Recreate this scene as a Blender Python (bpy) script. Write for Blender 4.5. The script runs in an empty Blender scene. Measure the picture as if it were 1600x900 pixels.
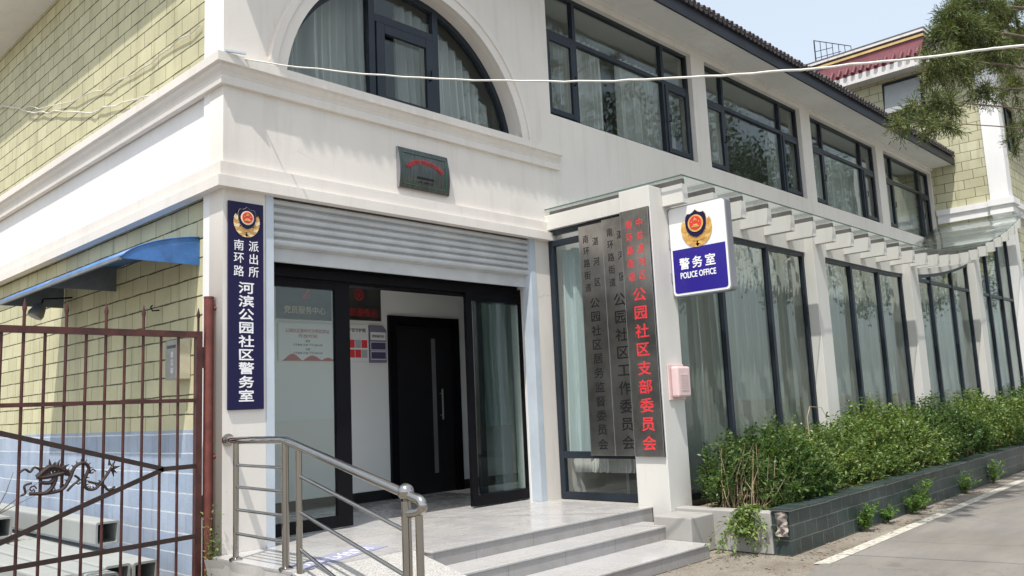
import bpy, bmesh, math, random
from mathutils import Vector, Matrix
import numpy as np

SC = bpy.context.scene
COL = SC.collection
R = math.radians

# ---------------------------------------------------------------- camera
cam_data = bpy.data.cameras.new('camera')
cam = bpy.data.objects.new('camera', cam_data)
COL.objects.link(cam)
cam_data.sensor_width = 36.0
cam_data.lens = 29.51
cam_data.clip_end = 2000
yaw, pit, rol = 0.809515519, 0.140057372, -0.0451887482
fw = Vector((math.sin(yaw) * math.cos(pit), math.cos(yaw) * math.cos(pit), math.sin(pit)))
rt = Vector((math.cos(yaw), -math.sin(yaw), 0))
up = rt.cross(fw)
r2 = rt * math.cos(rol) + up * math.sin(rol)
u2 = -rt * math.sin(rol) + up * math.cos(rol)
m = Matrix((r2, u2, -fw)).transposed().to_4x4()
m.translation = Vector((0, 0, 1.70))
cam.matrix_world = m
SC.camera = cam
SC.render.resolution_x, SC.render.resolution_y = 1024, 576

# ---------------------------------------------------------------- light
SUN_EL = 65.0
to_sun = Vector((-0.42, -0.20, 1.0)).normalized()
elev = math.asin(to_sun.z)
azim = math.atan2(to_sun.x, to_sun.y)
world = bpy.data.worlds.new('World')
SC.world = world
world.use_nodes = True
wn = world.node_tree
bg = wn.nodes['Background']
sky = wn.nodes.new('ShaderNodeTexSky')
sky.sky_type = 'NISHITA'
sky.sun_disc = False
sky.sun_elevation = elev
sky.sun_rotation = azim % (2 * math.pi)
sky.air_density = 1.0
sky.dust_density = 3.0
sky.ozone_density = 1.0
veil = wn.nodes.new('ShaderNodeMix')          # thin summer haze over the whole sky
veil.data_type = 'RGBA'
veil.inputs[0].default_value = 0.60
veil.inputs[7].default_value = (3.95, 4.3, 4.45, 1)
wn.links.new(sky.outputs[0], veil.inputs[6])
wn.links.new(veil.outputs[2], bg.inputs[0])
bg.inputs[1].default_value = 0.15
sun_data = bpy.data.lights.new('sun', 'SUN')
sun_data.energy = 3.0
sun_data.angle = R(0.5)
sun_data.color = (1.0, 0.955, 0.89)
sun = bpy.data.objects.new('sun', sun_data)
COL.objects.link(sun)
sun.rotation_euler = to_sun.to_track_quat('Z', 'Y').to_euler()
sun.location = (0, 0, 30)

SC.view_settings.view_transform = 'Standard'
SC.view_settings.look = 'None'
SC.view_settings.gamma = 1.0
SC.view_settings.exposure = 0.70
SC.view_settings.use_curve_mapping = False
SC.cycles.max_bounces = 10
SC.cycles.transparent_max_bounces = 24
SC.cycles.use_denoising = True

# ---------------------------------------------------------------- materials
def newmat(name):
    mt = bpy.data.materials.new(name)
    mt.use_nodes = True
    nt = mt.node_tree
    nt.nodes.clear()
    out = nt.nodes.new('ShaderNodeOutputMaterial')
    return mt, nt, out

def nd(nt, typ, **kw):
    n = nt.nodes.new(typ)
    for k, v in kw.items():
        if k.startswith('i_'):
            n.inputs[k[2:].replace('_', ' ')].default_value = v
        else:
            setattr(n, k, v)
    return n

def ramp(nt, fac, stops):
    r = nt.nodes.new('ShaderNodeValToRGB')
    el = r.color_ramp.elements
    while len(el) < len(stops):
        el.new(0.5)
    for e, (p, c) in zip(el, stops):
        e.position = p
        e.color = (c[0], c[1], c[2], 1)
    nt.links.new(fac, r.inputs[0])
    return r.outputs[0]

def mixc(nt, fac, a, b, mode='MIX'):
    n = nt.nodes.new('ShaderNodeMix')
    n.data_type = 'RGBA'
    n.blend_type = mode
    for sock, v in ((n.inputs[0], fac), (n.inputs[6], a), (n.inputs[7], b)):
        if hasattr(v, 'is_linked'):
            nt.links.new(v, sock)
        elif isinstance(v, (int, float)):
            sock.default_value = v
        else:
            sock.default_value = (v[0], v[1], v[2], 1)
    return n.outputs[2]

def wpos(nt, scale=(1, 1, 1)):
    g = nt.nodes.new('ShaderNodeNewGeometry')
    mp = nt.nodes.new('ShaderNodeMapping')
    mp.inputs['Scale'].default_value = scale
    nt.links.new(g.outputs['Position'], mp.inputs[0])
    return mp.outputs[0]

def noise(nt, vec, scale, detail=4, rough=0.55):
    n = nt.nodes.new('ShaderNodeTexNoise')
    n.inputs['Scale'].default_value = scale
    n.inputs['Detail'].default_value = detail
    n.inputs['Roughness'].default_value = rough
    nt.links.new(vec, n.inputs['Vector'])
    return n.outputs[0]

def bump(nt, height, strength, dist=0.01, prev=None):
    b = nt.nodes.new('ShaderNodeBump')
    b.inputs['Strength'].default_value = strength
    b.inputs['Distance'].default_value = dist
    nt.links.new(height, b.inputs['Height'])
    if prev is not None:
        nt.links.new(prev, b.inputs['Normal'])
    return b.outputs[0]

def surf(nt, out, color, rough=0.6, metal=0.0, normal=None, spec=0.5):
    p = nt.nodes.new('ShaderNodeBsdfPrincipled')
    if hasattr(color, 'is_linked'):
        nt.links.new(color, p.inputs['Base Color'])
    else:
        p.inputs['Base Color'].default_value = (color[0], color[1], color[2], 1)
    if hasattr(rough, 'is_linked'):
        nt.links.new(rough, p.inputs['Roughness'])
    else:
        p.inputs['Roughness'].default_value = rough
    p.inputs['Metallic'].default_value = metal
    p.inputs['Specular IOR Level'].default_value = spec
    if normal is not None:
        nt.links.new(normal, p.inputs['Normal'])
    nt.links.new(p.outputs[0], out.inputs[0])
    return p

def plain(name, c, rough=0.5, metal=0.0, var=0.12, scale=6.0, bstr=0.0, spec=0.5):
    """One colour with slight blotchy wear."""
    mt, nt, out = newmat(name)
    v = wpos(nt)
    n = noise(nt, v, scale, 5, 0.6)
    dark = [x * (1 - var) for x in c]
    lite = [min(1, x * (1 + var)) for x in c]
    col = ramp(nt, n, [(0.3, dark), (0.7, lite)])
    nb = bump(nt, noise(nt, v, 90, 3), bstr, 0.004) if bstr else None
    surf(nt, out, col, rough, metal, nb, spec)
    return mt

def plaster(name, c, stain=(0.45, 0.41, 0.34), amount=0.35):
    mt, nt, out = newmat(name)
    v = wpos(nt)
    vs = wpos(nt, (3.2, 3.2, 0.35))
    a = noise(nt, v, 0.7, 6, 0.6)
    b = noise(nt, vs, 1.6, 6, 0.65)
    fine = noise(nt, v, 38, 4, 0.6)
    base = ramp(nt, a, [(0.3, [x * 0.93 for x in c]), (0.7, [min(x * 1.03, 0.9) for x in c])])
    mul = nd(nt, 'ShaderNodeMath', operation='MULTIPLY')
    rr = ramp(nt, b, [(0.5, (0, 0, 0)), (0.8, (1, 1, 1))])
    nt.links.new(rr, mul.inputs[0])
    mul.inputs[1].default_value = amount
    col = mixc(nt, mul.outputs[0], base, stain)
    # hairline cracks, only here and there
    vo = nd(nt, 'ShaderNodeTexVoronoi', feature='DISTANCE_TO_EDGE')
    vo.inputs['Scale'].default_value = 0.55
    wob = nd(nt, 'ShaderNodeVectorMath', operation='ADD')
    nt.links.new(v, wob.inputs[0])
    nt.links.new(noise(nt, v, 2.4, 6, 0.7), wob.inputs[1])
    nt.links.new(wob.outputs[0], vo.inputs['Vector'])
    ck = ramp(nt, vo.outputs['Distance'], [(0.0, (1, 1, 1)), (0.004, (0, 0, 0))])
    where = ramp(nt, noise(nt, v, 0.5, 2), [(0.54, (0, 0, 0)), (0.62, (0.45, 0.45, 0.45))])
    ckm = mixc(nt, 1.0, ck, where, 'MULTIPLY')
    col = mixc(nt, ckm, col, stain)
    # thin rain streaks and small flecks
    rs = ramp(nt, noise(nt, wpos(nt, (14, 14, 0.5)), 1.3, 5, 0.7), [(0.60, (0, 0, 0)), (0.80, (amount * 0.6,) * 3)])
    col = mixc(nt, rs, col, stain)
    fl = ramp(nt, noise(nt, v, 21, 2, 0.5), [(0.74, (0, 0, 0)), (0.80, (0.35, 0.35, 0.35))])
    col = mixc(nt, fl, col, stain)
    nb = bump(nt, fine, 0.18, 0.006)
    nb = bump(nt, noise(nt, v, 3.0, 4), 0.12, 0.02, nb)
    surf(nt, out, col, 0.75, 0, nb, 0.3)
    return mt

def blockwork(name, axis, c1, c2, mortar, msize=0.010, scale_w=0.405, scale_h=0.2, rough=0.7, blotch=0.2, zoff=0.0, bstr=0.6, hj=None, hsize=0.015):
    """Running-bond blocks on a wall whose horizontal axis is X or Y."""
    mt, nt, out = newmat(name)
    g = nt.nodes.new('ShaderNodeNewGeometry')
    sp = nt.nodes.new('ShaderNodeSeparateXYZ')
    nt.links.new(g.outputs['Position'], sp.inputs[0])
    cb = nt.nodes.new('ShaderNodeCombineXYZ')
    nt.links.new(sp.outputs[axis], cb.inputs[0])
    ad = nd(nt, 'ShaderNodeMath', operation='ADD')
    ad.inputs[1].default_value = zoff
    nt.links.new(sp.outputs[2], ad.inputs[0])
    # joints are never perfectly straight: wander them a little
    wob = noise(nt, g.outputs['Position'], 2.2, 2)
    wm = nd(nt, 'ShaderNodeMath', operation='MULTIPLY_ADD')
    wm.inputs[1].default_value = 0.022
    wm.inputs[2].default_value = -0.011
    nt.links.new(wob, wm.inputs[0])
    ad2 = nd(nt, 'ShaderNodeMath', operation='ADD')
    nt.links.new(ad.outputs[0], ad2.inputs[0])
    nt.links.new(wm.outputs[0], ad2.inputs[1])
    nt.links.new(ad2.outputs[0], cb.inputs[1])
    br = nt.nodes.new('ShaderNodeTexBrick')
    br.offset = 0.5
    br.inputs['Color1'].default_value = (*c1, 1)
    br.inputs['Color2'].default_value = (*c2, 1)
    br.inputs['Mortar'].default_value = (*mortar, 1)
    br.inputs['Scale'].default_value = 1.0
    br.inputs['Mortar Size'].default_value = msize / 2
    br.inputs['Mortar Smooth'].default_value = 0.15
    br.inputs['Bias'].default_value = 0.0
    br.inputs['Brick Width'].default_value = scale_w
    br.inputs['Row Height'].default_value = scale_h
    nt.links.new(cb.outputs[0], br.inputs['Vector'])
    v = g.outputs['Position']
    bl = noise(nt, v, 1.3, 5, 0.6)
    k = ramp(nt, bl, [(0.3, (1 - blotch,) * 3), (0.7, (1, 1, 1))])
    col = mixc(nt, 1.0, br.outputs['Color'], k, 'MULTIPLY')
    vs = wpos(nt, (4, 4, 0.4))
    st = ramp(nt, noise(nt, vs, 1.5, 5), [(0.55, (1, 1, 1)), (0.8, (0.72, 0.70, 0.66))])
    col = mixc(nt, 1.0, col, st, 'MULTIPLY')
    groove = br.outputs['Fac']
    if hj:      # bed joints are deeper and darker than the upright ones, and break up along their length
        fr_ = nd(nt, 'ShaderNodeMath', operation='DIVIDE')
        fr_.inputs[1].default_value = scale_h
        nt.links.new(ad2.outputs[0], fr_.inputs[0])
        f2 = nd(nt, 'ShaderNodeMath', operation='FRACT')
        nt.links.new(fr_.outputs[0], f2.inputs[0])
        pp = nd(nt, 'ShaderNodeMath', operation='PINGPONG')
        pp.inputs[1].default_value = 0.5
        nt.links.new(f2.outputs[0], pp.inputs[0])
        wv = noise(nt, v, 6.0, 3)
        w2 = nd(nt, 'ShaderNodeMath', operation='MULTIPLY')
        w2.inputs[1].default_value = hsize / scale_h
        nt.links.new(wv, w2.inputs[0])
        lt = nd(nt, 'ShaderNodeMath', operation='LESS_THAN')
        nt.links.new(pp.outputs[0], lt.inputs[0])
        nt.links.new(w2.outputs[0], lt.inputs[1])
        col = mixc(nt, lt.outputs[0], col, hj)
        mxm = nd(nt, 'ShaderNodeMath', operation='MAXIMUM')
        nt.links.new(lt.outputs[0], mxm.inputs[0])
        nt.links.new(br.outputs['Fac'], mxm.inputs[1])
        groove = mxm.outputs[0]
    nb = bump(nt, noise(nt, v, 26, 5, 0.65), 0.35, 0.012)
    inv = nd(nt, 'ShaderNodeMath', operation='SUBTRACT')
    inv.inputs[0].default_value = 1.0
    nt.links.new(groove, inv.inputs[1])
    nb = bump(nt, inv.outputs[0], bstr, 0.012, nb)
    surf(nt, out, col, rough, 0, nb, 0.3)
    return mt

def glass_mat(name, tint, base=0.03, gain=1.6, rough=0.0, wav=0.0, hazec=None, haze=0.0):
    mt, nt, out = newmat(name)
    tr = nd(nt, 'ShaderNodeBsdfTransparent')
    tr.inputs[0].default_value = (*tint, 1)
    body = tr.outputs[0]
    if haze:
        df = nd(nt, 'ShaderNodeBsdfDiffuse')
        df.inputs[0].default_value = (*hazec, 1)
        tl = nd(nt, 'ShaderNodeBsdfTranslucent')
        tl.inputs[0].default_value = (*hazec, 1)
        h2 = nd(nt, 'ShaderNodeMixShader')
        h2.inputs[0].default_value = 0.5
        nt.links.new(df.outputs[0], h2.inputs[1])
        nt.links.new(tl.outputs[0], h2.inputs[2])
        mh = nd(nt, 'ShaderNodeMixShader')
        nz = noise(nt, wpos(nt), 3.0, 4)
        rr = nd(nt, 'ShaderNodeMath', operation='MULTIPLY')
        rr.inputs[1].default_value = haze * 2
        nt.links.new(nz, rr.inputs[0])
        nt.links.new(rr.outputs[0], mh.inputs[0])
        nt.links.new(body, mh.inputs[1])
        nt.links.new(h2.outputs[0], mh.inputs[2])
        body = mh.outputs[0]
    gl = nd(nt, 'ShaderNodeBsdfGlossy')
    gl.inputs['Color'].default_value = (0.9, 0.96, 0.95, 1)
    gl.inputs['Roughness'].default_value = rough
    fr = nd(nt, 'ShaderNodeFresnel')
    fr.inputs['IOR'].default_value = 1.5
    gg = nd(nt, 'ShaderNodeNewGeometry')
    io = nd(nt, 'ShaderNodeMath', operation='MULTIPLY_ADD')     # the back of a thin pane reflects like its front
    io.inputs[1].default_value = 1 / 1.5 - 1.5
    io.inputs[2].default_value = 1.5
    nt.links.new(gg.outputs['Backfacing'], io.inputs[0])
    nt.links.new(io.outputs[0], fr.inputs['IOR'])
    ma = nd(nt, 'ShaderNodeMath', operation='MULTIPLY_ADD')
    ma.use_clamp = True
    ma.inputs[1].default_value = gain
    ma.inputs[2].default_value = base
    nt.links.new(fr.outputs[0], ma.inputs[0])
    if wav:
        nb = bump(nt, noise(nt, wpos(nt), 1.1, 2), wav, 0.05)
        nt.links.new(nb, gl.inputs['Normal'])
    mx = nd(nt, 'ShaderNodeMixShader')
    nt.links.new(ma.outputs[0], mx.inputs[0])
    nt.links.new(body, mx.inputs[1])
    nt.links.new(gl.outputs[0], mx.inputs[2])
    nt.links.new(mx.outputs[0], out.inputs[0])
    return mt

def brushed(name, c, rough, axis_scale=(60, 60, 1.5), var=0.25, blot=0.0):
    mt, nt, out = newmat(name)
    n = noise(nt, wpos(nt, axis_scale), 3.0, 3)
    col = ramp(nt, n, [(0.3, [x * (1 - var) for x in c]), (0.7, c)])
    if blot:
        b = noise(nt, wpos(nt), 1.8, 4)
        k = ramp(nt, b, [(0.35, (1 - blot,) * 3), (0.65, (1, 1, 1))])
        col = mixc(nt, 1.0, col, k, 'MULTIPLY')
    nb = bump(nt, noise(nt, wpos(nt), 2.5, 2), 0.1, 0.03)
    surf(nt, out, col, rough, 1.0, nb)
    return mt

def cloth(name, c, trans=0.15):
    mt, nt, out = newmat(name)
    n = noise(nt, wpos(nt, (6, 6, 0.6)), 3, 4)
    col = ramp(nt, n, [(0.3, [x * 0.85 for x in c]), (0.7, c)])
    a = nd(nt, 'ShaderNodeBsdfDiffuse')
    b = nd(nt, 'ShaderNodeBsdfTranslucent')
    nt.links.new(col, a.inputs[0])
    nt.links.new(col, b.inputs[0])
    mx = nd(nt, 'ShaderNodeMixShader')
    mx.inputs[0].default_value = trans
    nt.links.new(a.outputs[0], mx.inputs[1])
    nt.links.new(b.outputs[0], mx.inputs[2])
    nt.links.new(mx.outputs[0], out.inputs[0])
    return mt

def leafmat(name, stops, rough=0.38, trans=0.35):
    mt, nt, out = newmat(name)
    g = nt.nodes.new('ShaderNodeNewGeometry')
    col = ramp(nt, g.outputs['Random Per Island'], stops)
    n = noise(nt, g.outputs['Position'], 2.2, 3)
    k = ramp(nt, n, [(0.35, (0.72, 0.8, 0.75)), (0.65, (1.1, 1.05, 0.95))])
    col = mixc(nt, 1.0, col, k, 'MULTIPLY')
    p = nt.nodes.new('ShaderNodeBsdfPrincipled')
    nt.links.new(col, p.inputs['Base Color'])
    p.inputs['Roughness'].default_value = rough
    p.inputs['Specular IOR Level'].default_value = 0.4
    t = nd(nt, 'ShaderNodeBsdfTranslucent')
    c2 = mixc(nt, 1.0, col, (1.2, 1.25, 0.6), 'MULTIPLY')
    nt.links.new(c2, t.inputs[0])
    mx = nd(nt, 'ShaderNodeMixShader')
    mx.inputs[0].default_value = trans
    nt.links.new(p.outputs[0], mx.inputs[1])
    nt.links.new(t.outputs[0], mx.inputs[2])
    nt.links.new(mx.outputs[0], out.inputs[0])
    return mt

def marble(name, c, joint_x=0.8, joint_y=0.8, rough=0.16):
    mt, nt, out = newmat(name)
    g = nt.nodes.new('ShaderNodeNewGeometry')
    v = g.outputs['Position']
    w = noise(nt, v, 1.4, 6, 0.65)
    vein = noise(nt, v, 5.0, 8, 0.7)
    a = ramp(nt, w, [(0.35, [x * 0.92 for x in c]), (0.65, c)])
    b = ramp(nt, vein, [(0.47, (1, 1, 1)), (0.5, (0.91, 0.91, 0.925)), (0.53, (1, 1, 1))])
    col = mixc(nt, 1.0, a, b, 'MULTIPLY')
    br = nt.nodes.new('ShaderNodeTexBrick')
    br.offset = 0.0
    br.inputs['Color1'].default_value = (1, 1, 1, 1)
    br.inputs['Color2'].default_value = (0.95, 0.95, 0.96, 1)
    br.inputs['Mortar'].default_value = (0.5, 0.48, 0.45, 1)
    br.inputs['Scale'].default_value = 1.0
    br.inputs['Mortar Size'].default_value = 0.0025
    br.inputs['Brick Width'].default_value = joint_x
    br.inputs['Row Height'].default_value = joint_y
    nt.links.new(v, br.inputs['Vector'])
    col = mixc(nt, 1.0, col, br.outputs['Color'], 'MULTIPLY')
    dirt = noise(nt, v, 2.6, 5, 0.65)
    rr = ramp(nt, dirt, [(0.4, (rough,) * 3), (0.7, (rough + 0.25,) * 3)])
    k = ramp(nt, dirt, [(0.42, (1, 1, 1)), (0.75, (0.86, 0.82, 0.76))])
    sc_ = ramp(nt, noise(nt, v, 40, 2, 0.5), [(0.73, (1, 1, 1)), (0.79, (0.70, 0.67, 0.63))])
    k = mixc(nt, 1.0, k, sc_, 'MULTIPLY')
    col = mixc(nt, 1.0, col, k, 'MULTIPLY')
    surf(nt, out, col, rr, 0, None, 0.5)
    return mt

M = {}
M['white'] = plaster('white_plaster', (0.74, 0.70, 0.65), amount=0.30)
M['white_clean'] = plaster('white_paint', (0.80, 0.795, 0.785), amount=0.14)
M['cream'] = plaster('cream_plaster', (0.74, 0.715, 0.655), amount=0.4)
M['soffit'] = plaster('soffit_paint', (0.72, 0.715, 0.70), amount=0.3)
M['annex'] = plaster('annex_paint', (0.635, 0.625, 0.59), amount=0.32)
M['block_y'] = blockwork('yellow_blocks', 1, (0.64, 0.61, 0.395), (0.54, 0.515, 0.325), (0.25, 0.23, 0.14), msize=0.012, zoff=0.03, hj=(0.095, 0.085, 0.05), hsize=0.016)
M['block_b'] = blockwork('blue_blocks', 1, (0.43, 0.50, 0.62), (0.35, 0.43, 0.56), (0.29, 0.36, 0.47), msize=0.009, zoff=0.03, blotch=0.3, hj=(0.60, 0.64, 0.68), hsize=0.014)
M['block_wx'] = blockwork('wing_blocks_side', 1, (0.60, 0.58, 0.40), (0.52, 0.50, 0.33), (0.20, 0.18, 0.11), msize=0.02, scale_w=0.52, scale_h=0.27)
M['block_wy'] = blockwork('wing_blocks_front', 0, (0.60, 0.58, 0.40), (0.52, 0.50, 0.33), (0.20, 0.18, 0.11), msize=0.02, scale_w=0.52, scale_h=0.27)
M['planter'] = blockwork('green_planter_tiles', 0, (0.052, 0.074, 0.070), (0.034, 0.052, 0.050), (0.16, 0.17, 0.165), msize=0.012, scale_w=0.30, scale_h=0.155, rough=0.38, blotch=0.45, bstr=0.3)
M['frame'] = plain('dark_aluminium', (0.018, 0.025, 0.036), 0.4, 0.0, 0.25, 2.0, spec=0.35)
M['black'] = plain('black_aluminium', (0.005, 0.005, 0.007), 0.45, 0.0, 0.2, 2.0, spec=0.12)
M['guide'] = plain('pale_blue_metal', (0.50, 0.56, 0.62), 0.35, 0.0, 0.1, 2.0)
M['shutter'] = plain('grey_shutter', (0.50, 0.515, 0.52), 0.38, 0.0, 0.10, 3.0)
M['glass'] = glass_mat('window_glass', (0.90, 0.925, 0.915), 0.012, 0.6, 0.0, 0.05)
M['glass_low'] = glass_mat('annex_glass', (0.80, 0.83, 0.815), 0.01, 0.65, 0.0, 0.0)
M['glass_end'] = glass_mat('end_window_glass', (0.955, 0.97, 0.965), 0.01, 0.7)
M['glass_door'] = glass_mat('door_glass', (0.86, 0.90, 0.89), 0.015, 0.8)
M['canopy'] = glass_mat('canopy_glass', (0.98, 0.992, 0.987), 0.01, 0.9, 0.04, 0.0, (0.55, 0.575, 0.52), 0.07)
M['edge'] = plain('glass_edge', (0.10, 0.16, 0.14), 0.2)
M['curtain'] = cloth('curtain_cloth', (0.74, 0.74, 0.71))
M['curtain_low'] = cloth('curtain_cloth_grey', (0.70, 0.70, 0.67))
M['curtain_teal'] = cloth('curtain_cloth_teal', (0.62, 0.72, 0.72))
M['steel'] = brushed('stainless_tube', (0.44, 0.425, 0.40), 0.09, (2, 2, 2), 0.06)
M['plate_dark'] = brushed('dark_steel_plate', (0.20, 0.195, 0.185), 0.35, (1.2, 1.2, 45), 0.2, 0.35)
M['sash'] = plain('grey_sash_panel', (0.33, 0.35, 0.35), 0.3, 0, 0.12, 1.5, spec=0.3)
M['plate'] = brushed('brushed_steel_plate', (0.56, 0.53, 0.49), 0.31, (1.2, 40, 1.2), 0.2, 0.5)
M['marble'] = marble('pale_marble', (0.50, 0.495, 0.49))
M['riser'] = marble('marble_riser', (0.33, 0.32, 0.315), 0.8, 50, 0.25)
M['dark_skirt'] = plain('dark_skirting', (0.012, 0.012, 0.014), 0.3)
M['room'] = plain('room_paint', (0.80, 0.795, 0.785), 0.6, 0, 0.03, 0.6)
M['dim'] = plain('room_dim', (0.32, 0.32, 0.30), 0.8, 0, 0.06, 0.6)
M['rust'] = plain('rusty_red_paint', (0.068, 0.019, 0.015), 0.55, 0, 0.4, 9.0, 0.3)
M['rust_dark'] = plain('dark_rusty_iron', (0.030, 0.015, 0.012), 0.6, 0, 0.4, 12.0, 0.3)
M['post_red'] = plain('red_post_paint', (0.155, 0.040, 0.032), 0.5, 0, 0.35, 7.0, 0.3)
M['tube'] = plaster('grey_tube', (0.33, 0.345, 0.335), (0.26, 0.25, 0.22), 0.5)
M['navy'] = plain('navy_sign', (0.011, 0.009, 0.052), 0.4, 0, 0.06, 1.0, spec=0.25)
M['blue'] = plain('blue_sign', (0.020, 0.010, 0.235), 0.22, 0, 0.05, 1.0)
M['lightbox'] = plain('white_acrylic', (0.80, 0.80, 0.80), 0.15, 0, 0.02, 1.0)
M['silver'] = plain('silver_trim', (0.36, 0.36, 0.39), 0.35, 0.7, 0.08, 2.0)
M['ink_white'] = plain('white_lettering', (0.82, 0.82, 0.84), 0.4, 0, 0.01, 1.0)
M['ink_black'] = plain('black_lettering', (0.010, 0.010, 0.011), 0.4, 0, 0.05, 1.0)
M['ink_red'] = plain('red_lettering', (0.72, 0.045, 0.055), 0.35, 0, 0.1, 1.0)
M['ink_darkred'] = plain('dark_red_lettering', (0.42, 0.03, 0.035), 0.4, 0, 0.1, 1.0)
M['gold'] = plain('gold_paint', (0.72, 0.46, 0.14), 0.35, 0.2, 0.25, 30.0)
M['gold_pale'] = plain('pale_gold_paint', (0.80, 0.66, 0.42), 0.35, 0.1, 0.2, 30.0)
M['red'] = plain('red_enamel', (0.68, 0.045, 0.03), 0.3, 0, 0.08, 10.0)
M['purple'] = plain('purple_board', (0.20, 0.185, 0.27), 0.4, 0, 0.05, 1.0)
M['purple_dark'] = plain('dark_purple_board', (0.075, 0.065, 0.14), 0.4, 0, 0.05, 1.0)
M['paper'] = plain('white_board', (0.78, 0.79, 0.80), 0.45, 0, 0.02, 1.0)
M['grey_print'] = plain('grey_print', (0.42, 0.43, 0.47), 0.5, 0, 0.05, 3.0)
M['pink'] = plain('pale_pink_metal', (0.66, 0.50, 0.49), 0.35, 0, 0.08, 4.0)
M['mail'] = plain('grey_mailbox', (0.27, 0.26, 0.24), 0.4, 0.5, 0.15, 8.0)
M['mail_side'] = plain('cream_mailbox_side', (0.58, 0.55, 0.44), 0.5, 0, 0.1, 8.0)
M['awn_blue'] = plain('blue_steel_sheet', (0.05, 0.155, 0.40), 0.45, 0, 0.38, 4.0, 0.2)
M['awn_grey'] = plain('grey_and_shaded_sheet', (0.16, 0.18, 0.20), 0.5, 0, 0.2, 5.0)
M['fascia'] = plain('dark_fascia', (0.018, 0.020, 0.030), 0.55, 0, 0.3, 3.0)
M['tile_dark'] = plain('dark_roof_tile', (0.045, 0.034, 0.036), 0.6, 0, 0.45, 7.0, 0.3)
M['tile_red'] = plain('red_roof_tile', (0.125, 0.030, 0.040), 0.45, 0, 0.25, 3.0, 0.2)
M['yellow'] = plain('ochre_band', (0.60, 0.42, 0.17), 0.6, 0, 0.2, 3.0)
M['stained'] = plaster('stained_white', (0.72, 0.70, 0.68), (0.30, 0.22, 0.17), 0.7)
M['dkgrey'] = plain('weathered_dark_concrete', (0.10, 0.095, 0.09), 0.8, 0, 0.35, 3.0)
M['concrete'] = plaster('old_concrete', (0.36, 0.35, 0.33), (0.19, 0.18, 0.165), 0.6)
M['soil'] = plain('dry_soil', (0.20, 0.155, 0.11), 0.95, 0, 0.35, 5.0, 0.8)
M['wire'] = plain('white_cable', (0.64, 0.63, 0.58), 0.5, 0, 0.1, 9.0)
M['bark'] = plain('brown_bark', (0.13, 0.095, 0.07), 0.9, 0, 0.4, 14.0, 0.8)
M['straw'] = plain('dry_straw', (0.36, 0.27, 0.17), 0.8, 0, 0.3, 14.0)
M['stem'] = plain('green_stem', (0.13, 0.15, 0.055), 0.7, 0, 0.3, 14.0)
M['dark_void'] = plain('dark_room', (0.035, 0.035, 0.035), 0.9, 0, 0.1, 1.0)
M['blue_floor'] = plain('faded_blue_mat', (0.30, 0.305, 0.42), 0.6, 0, 0.15, 6.0)
M['leaf'] = leafmat('shrub_leaf', [(0.0, (0.045, 0.095, 0.026)), (0.3, (0.10, 0.170, 0.045)), (0.6, (0.175, 0.265, 0.075)), (0.9, (0.29, 0.37, 0.13)), (1.0, (0.38, 0.37, 0.20))])
M['leaf_dark'] = leafmat('dark_shrub_leaf', [(0.0, (0.030, 0.070, 0.028)), (0.5, (0.070, 0.135, 0.042)), (0.95, (0.15, 0.23, 0.07)), (1.0, (0.26, 0.30, 0.12))], 0.32)
M['weed'] = leafmat('weed_leaf', [(0.0, (0.07, 0.15, 0.035)), (0.6, (0.14, 0.26, 0.055)), (1.0, (0.24, 0.33, 0.09))])
M['needle'] = leafmat('conifer_needle', [(0.0, (0.050, 0.078, 0.032)), (0.5, (0.125, 0.16, 0.055)), (0.85, (0.20, 0.225, 0.08)), (1.0, (0.24, 0.18, 0.095))], 0.6, 0.3)
M['crown'] = leafmat('tree_leaf', [(0.0, (0.03, 0.065, 0.022)), (0.6, (0.06, 0.12, 0.035)), (1.0, (0.11, 0.17, 0.055))])

# road: worn pale concrete-asphalt with cracks and dust
def road_mat():
    mt, nt, out = newmat('worn_road')
    v = wpos(nt)
    big = noise(nt, v, 0.45, 6, 0.6)
    med = noise(nt, wpos(nt, (0.35, 1.4, 1)), 1.6, 6, 0.65)
    fine = noise(nt, v, 120, 4, 0.7)
    c = ramp(nt, big, [(0.3, (0.205, 0.190, 0.170)), (0.7, (0.275, 0.262, 0.243))])
    k = ramp(nt, med, [(0.4, (0.86, 0.86, 0.87)), (0.65, (1.06, 1.04, 1.0))])
    c = mixc(nt, 1.0, c, k, 'MULTIPLY')
    sp = ramp(nt, fine, [(0.35, (0.66, 0.66, 0.66)), (0.62, (1.10, 1.10, 1.10))])
    oil = ramp(nt, noise(nt, v, 1.9, 3, 0.6), [(0.66, (1, 1, 1)), (0.74, (0.80, 0.79, 0.78))])
    c = mixc(nt, 1.0, c, oil, 'MULTIPLY')
    st_ = ramp(nt, noise(nt, v, 34, 2, 0.5), [(0.70, (1, 1, 1)), (0.76, (0.72, 0.70, 0.68))])
    c = mixc(nt, 1.0, c, st_, 'MULTIPLY')
    c = mixc(nt, 1.0, c, sp, 'MULTIPLY')
    vo = nd(nt, 'ShaderNodeTexVoronoi', feature='DISTANCE_TO_EDGE')
    vo.inputs['Scale'].default_value = 0.42
    wv = noise(nt, v, 1.8, 5)
    ad = nd(nt, 'ShaderNodeVectorMath', operation='ADD')
    nt.links.new(v, ad.inputs[0])
    nt.links.new(wv, ad.inputs[1])
    nt.links.new(ad.outputs[0], vo.inputs['Vector'])
    cr = ramp(nt, vo.outputs['Distance'], [(0.0, (0.62, 0.61, 0.59)), (0.006, (1, 1, 1))])
    c = mixc(nt, 0.6, c, cr, 'MULTIPLY')
    nb = bump(nt, fine, 0.35, 0.006)
    surf(nt, out, c, 0.9, 0, nb, 0.2)
    return mt
M['road'] = road_mat()

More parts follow.
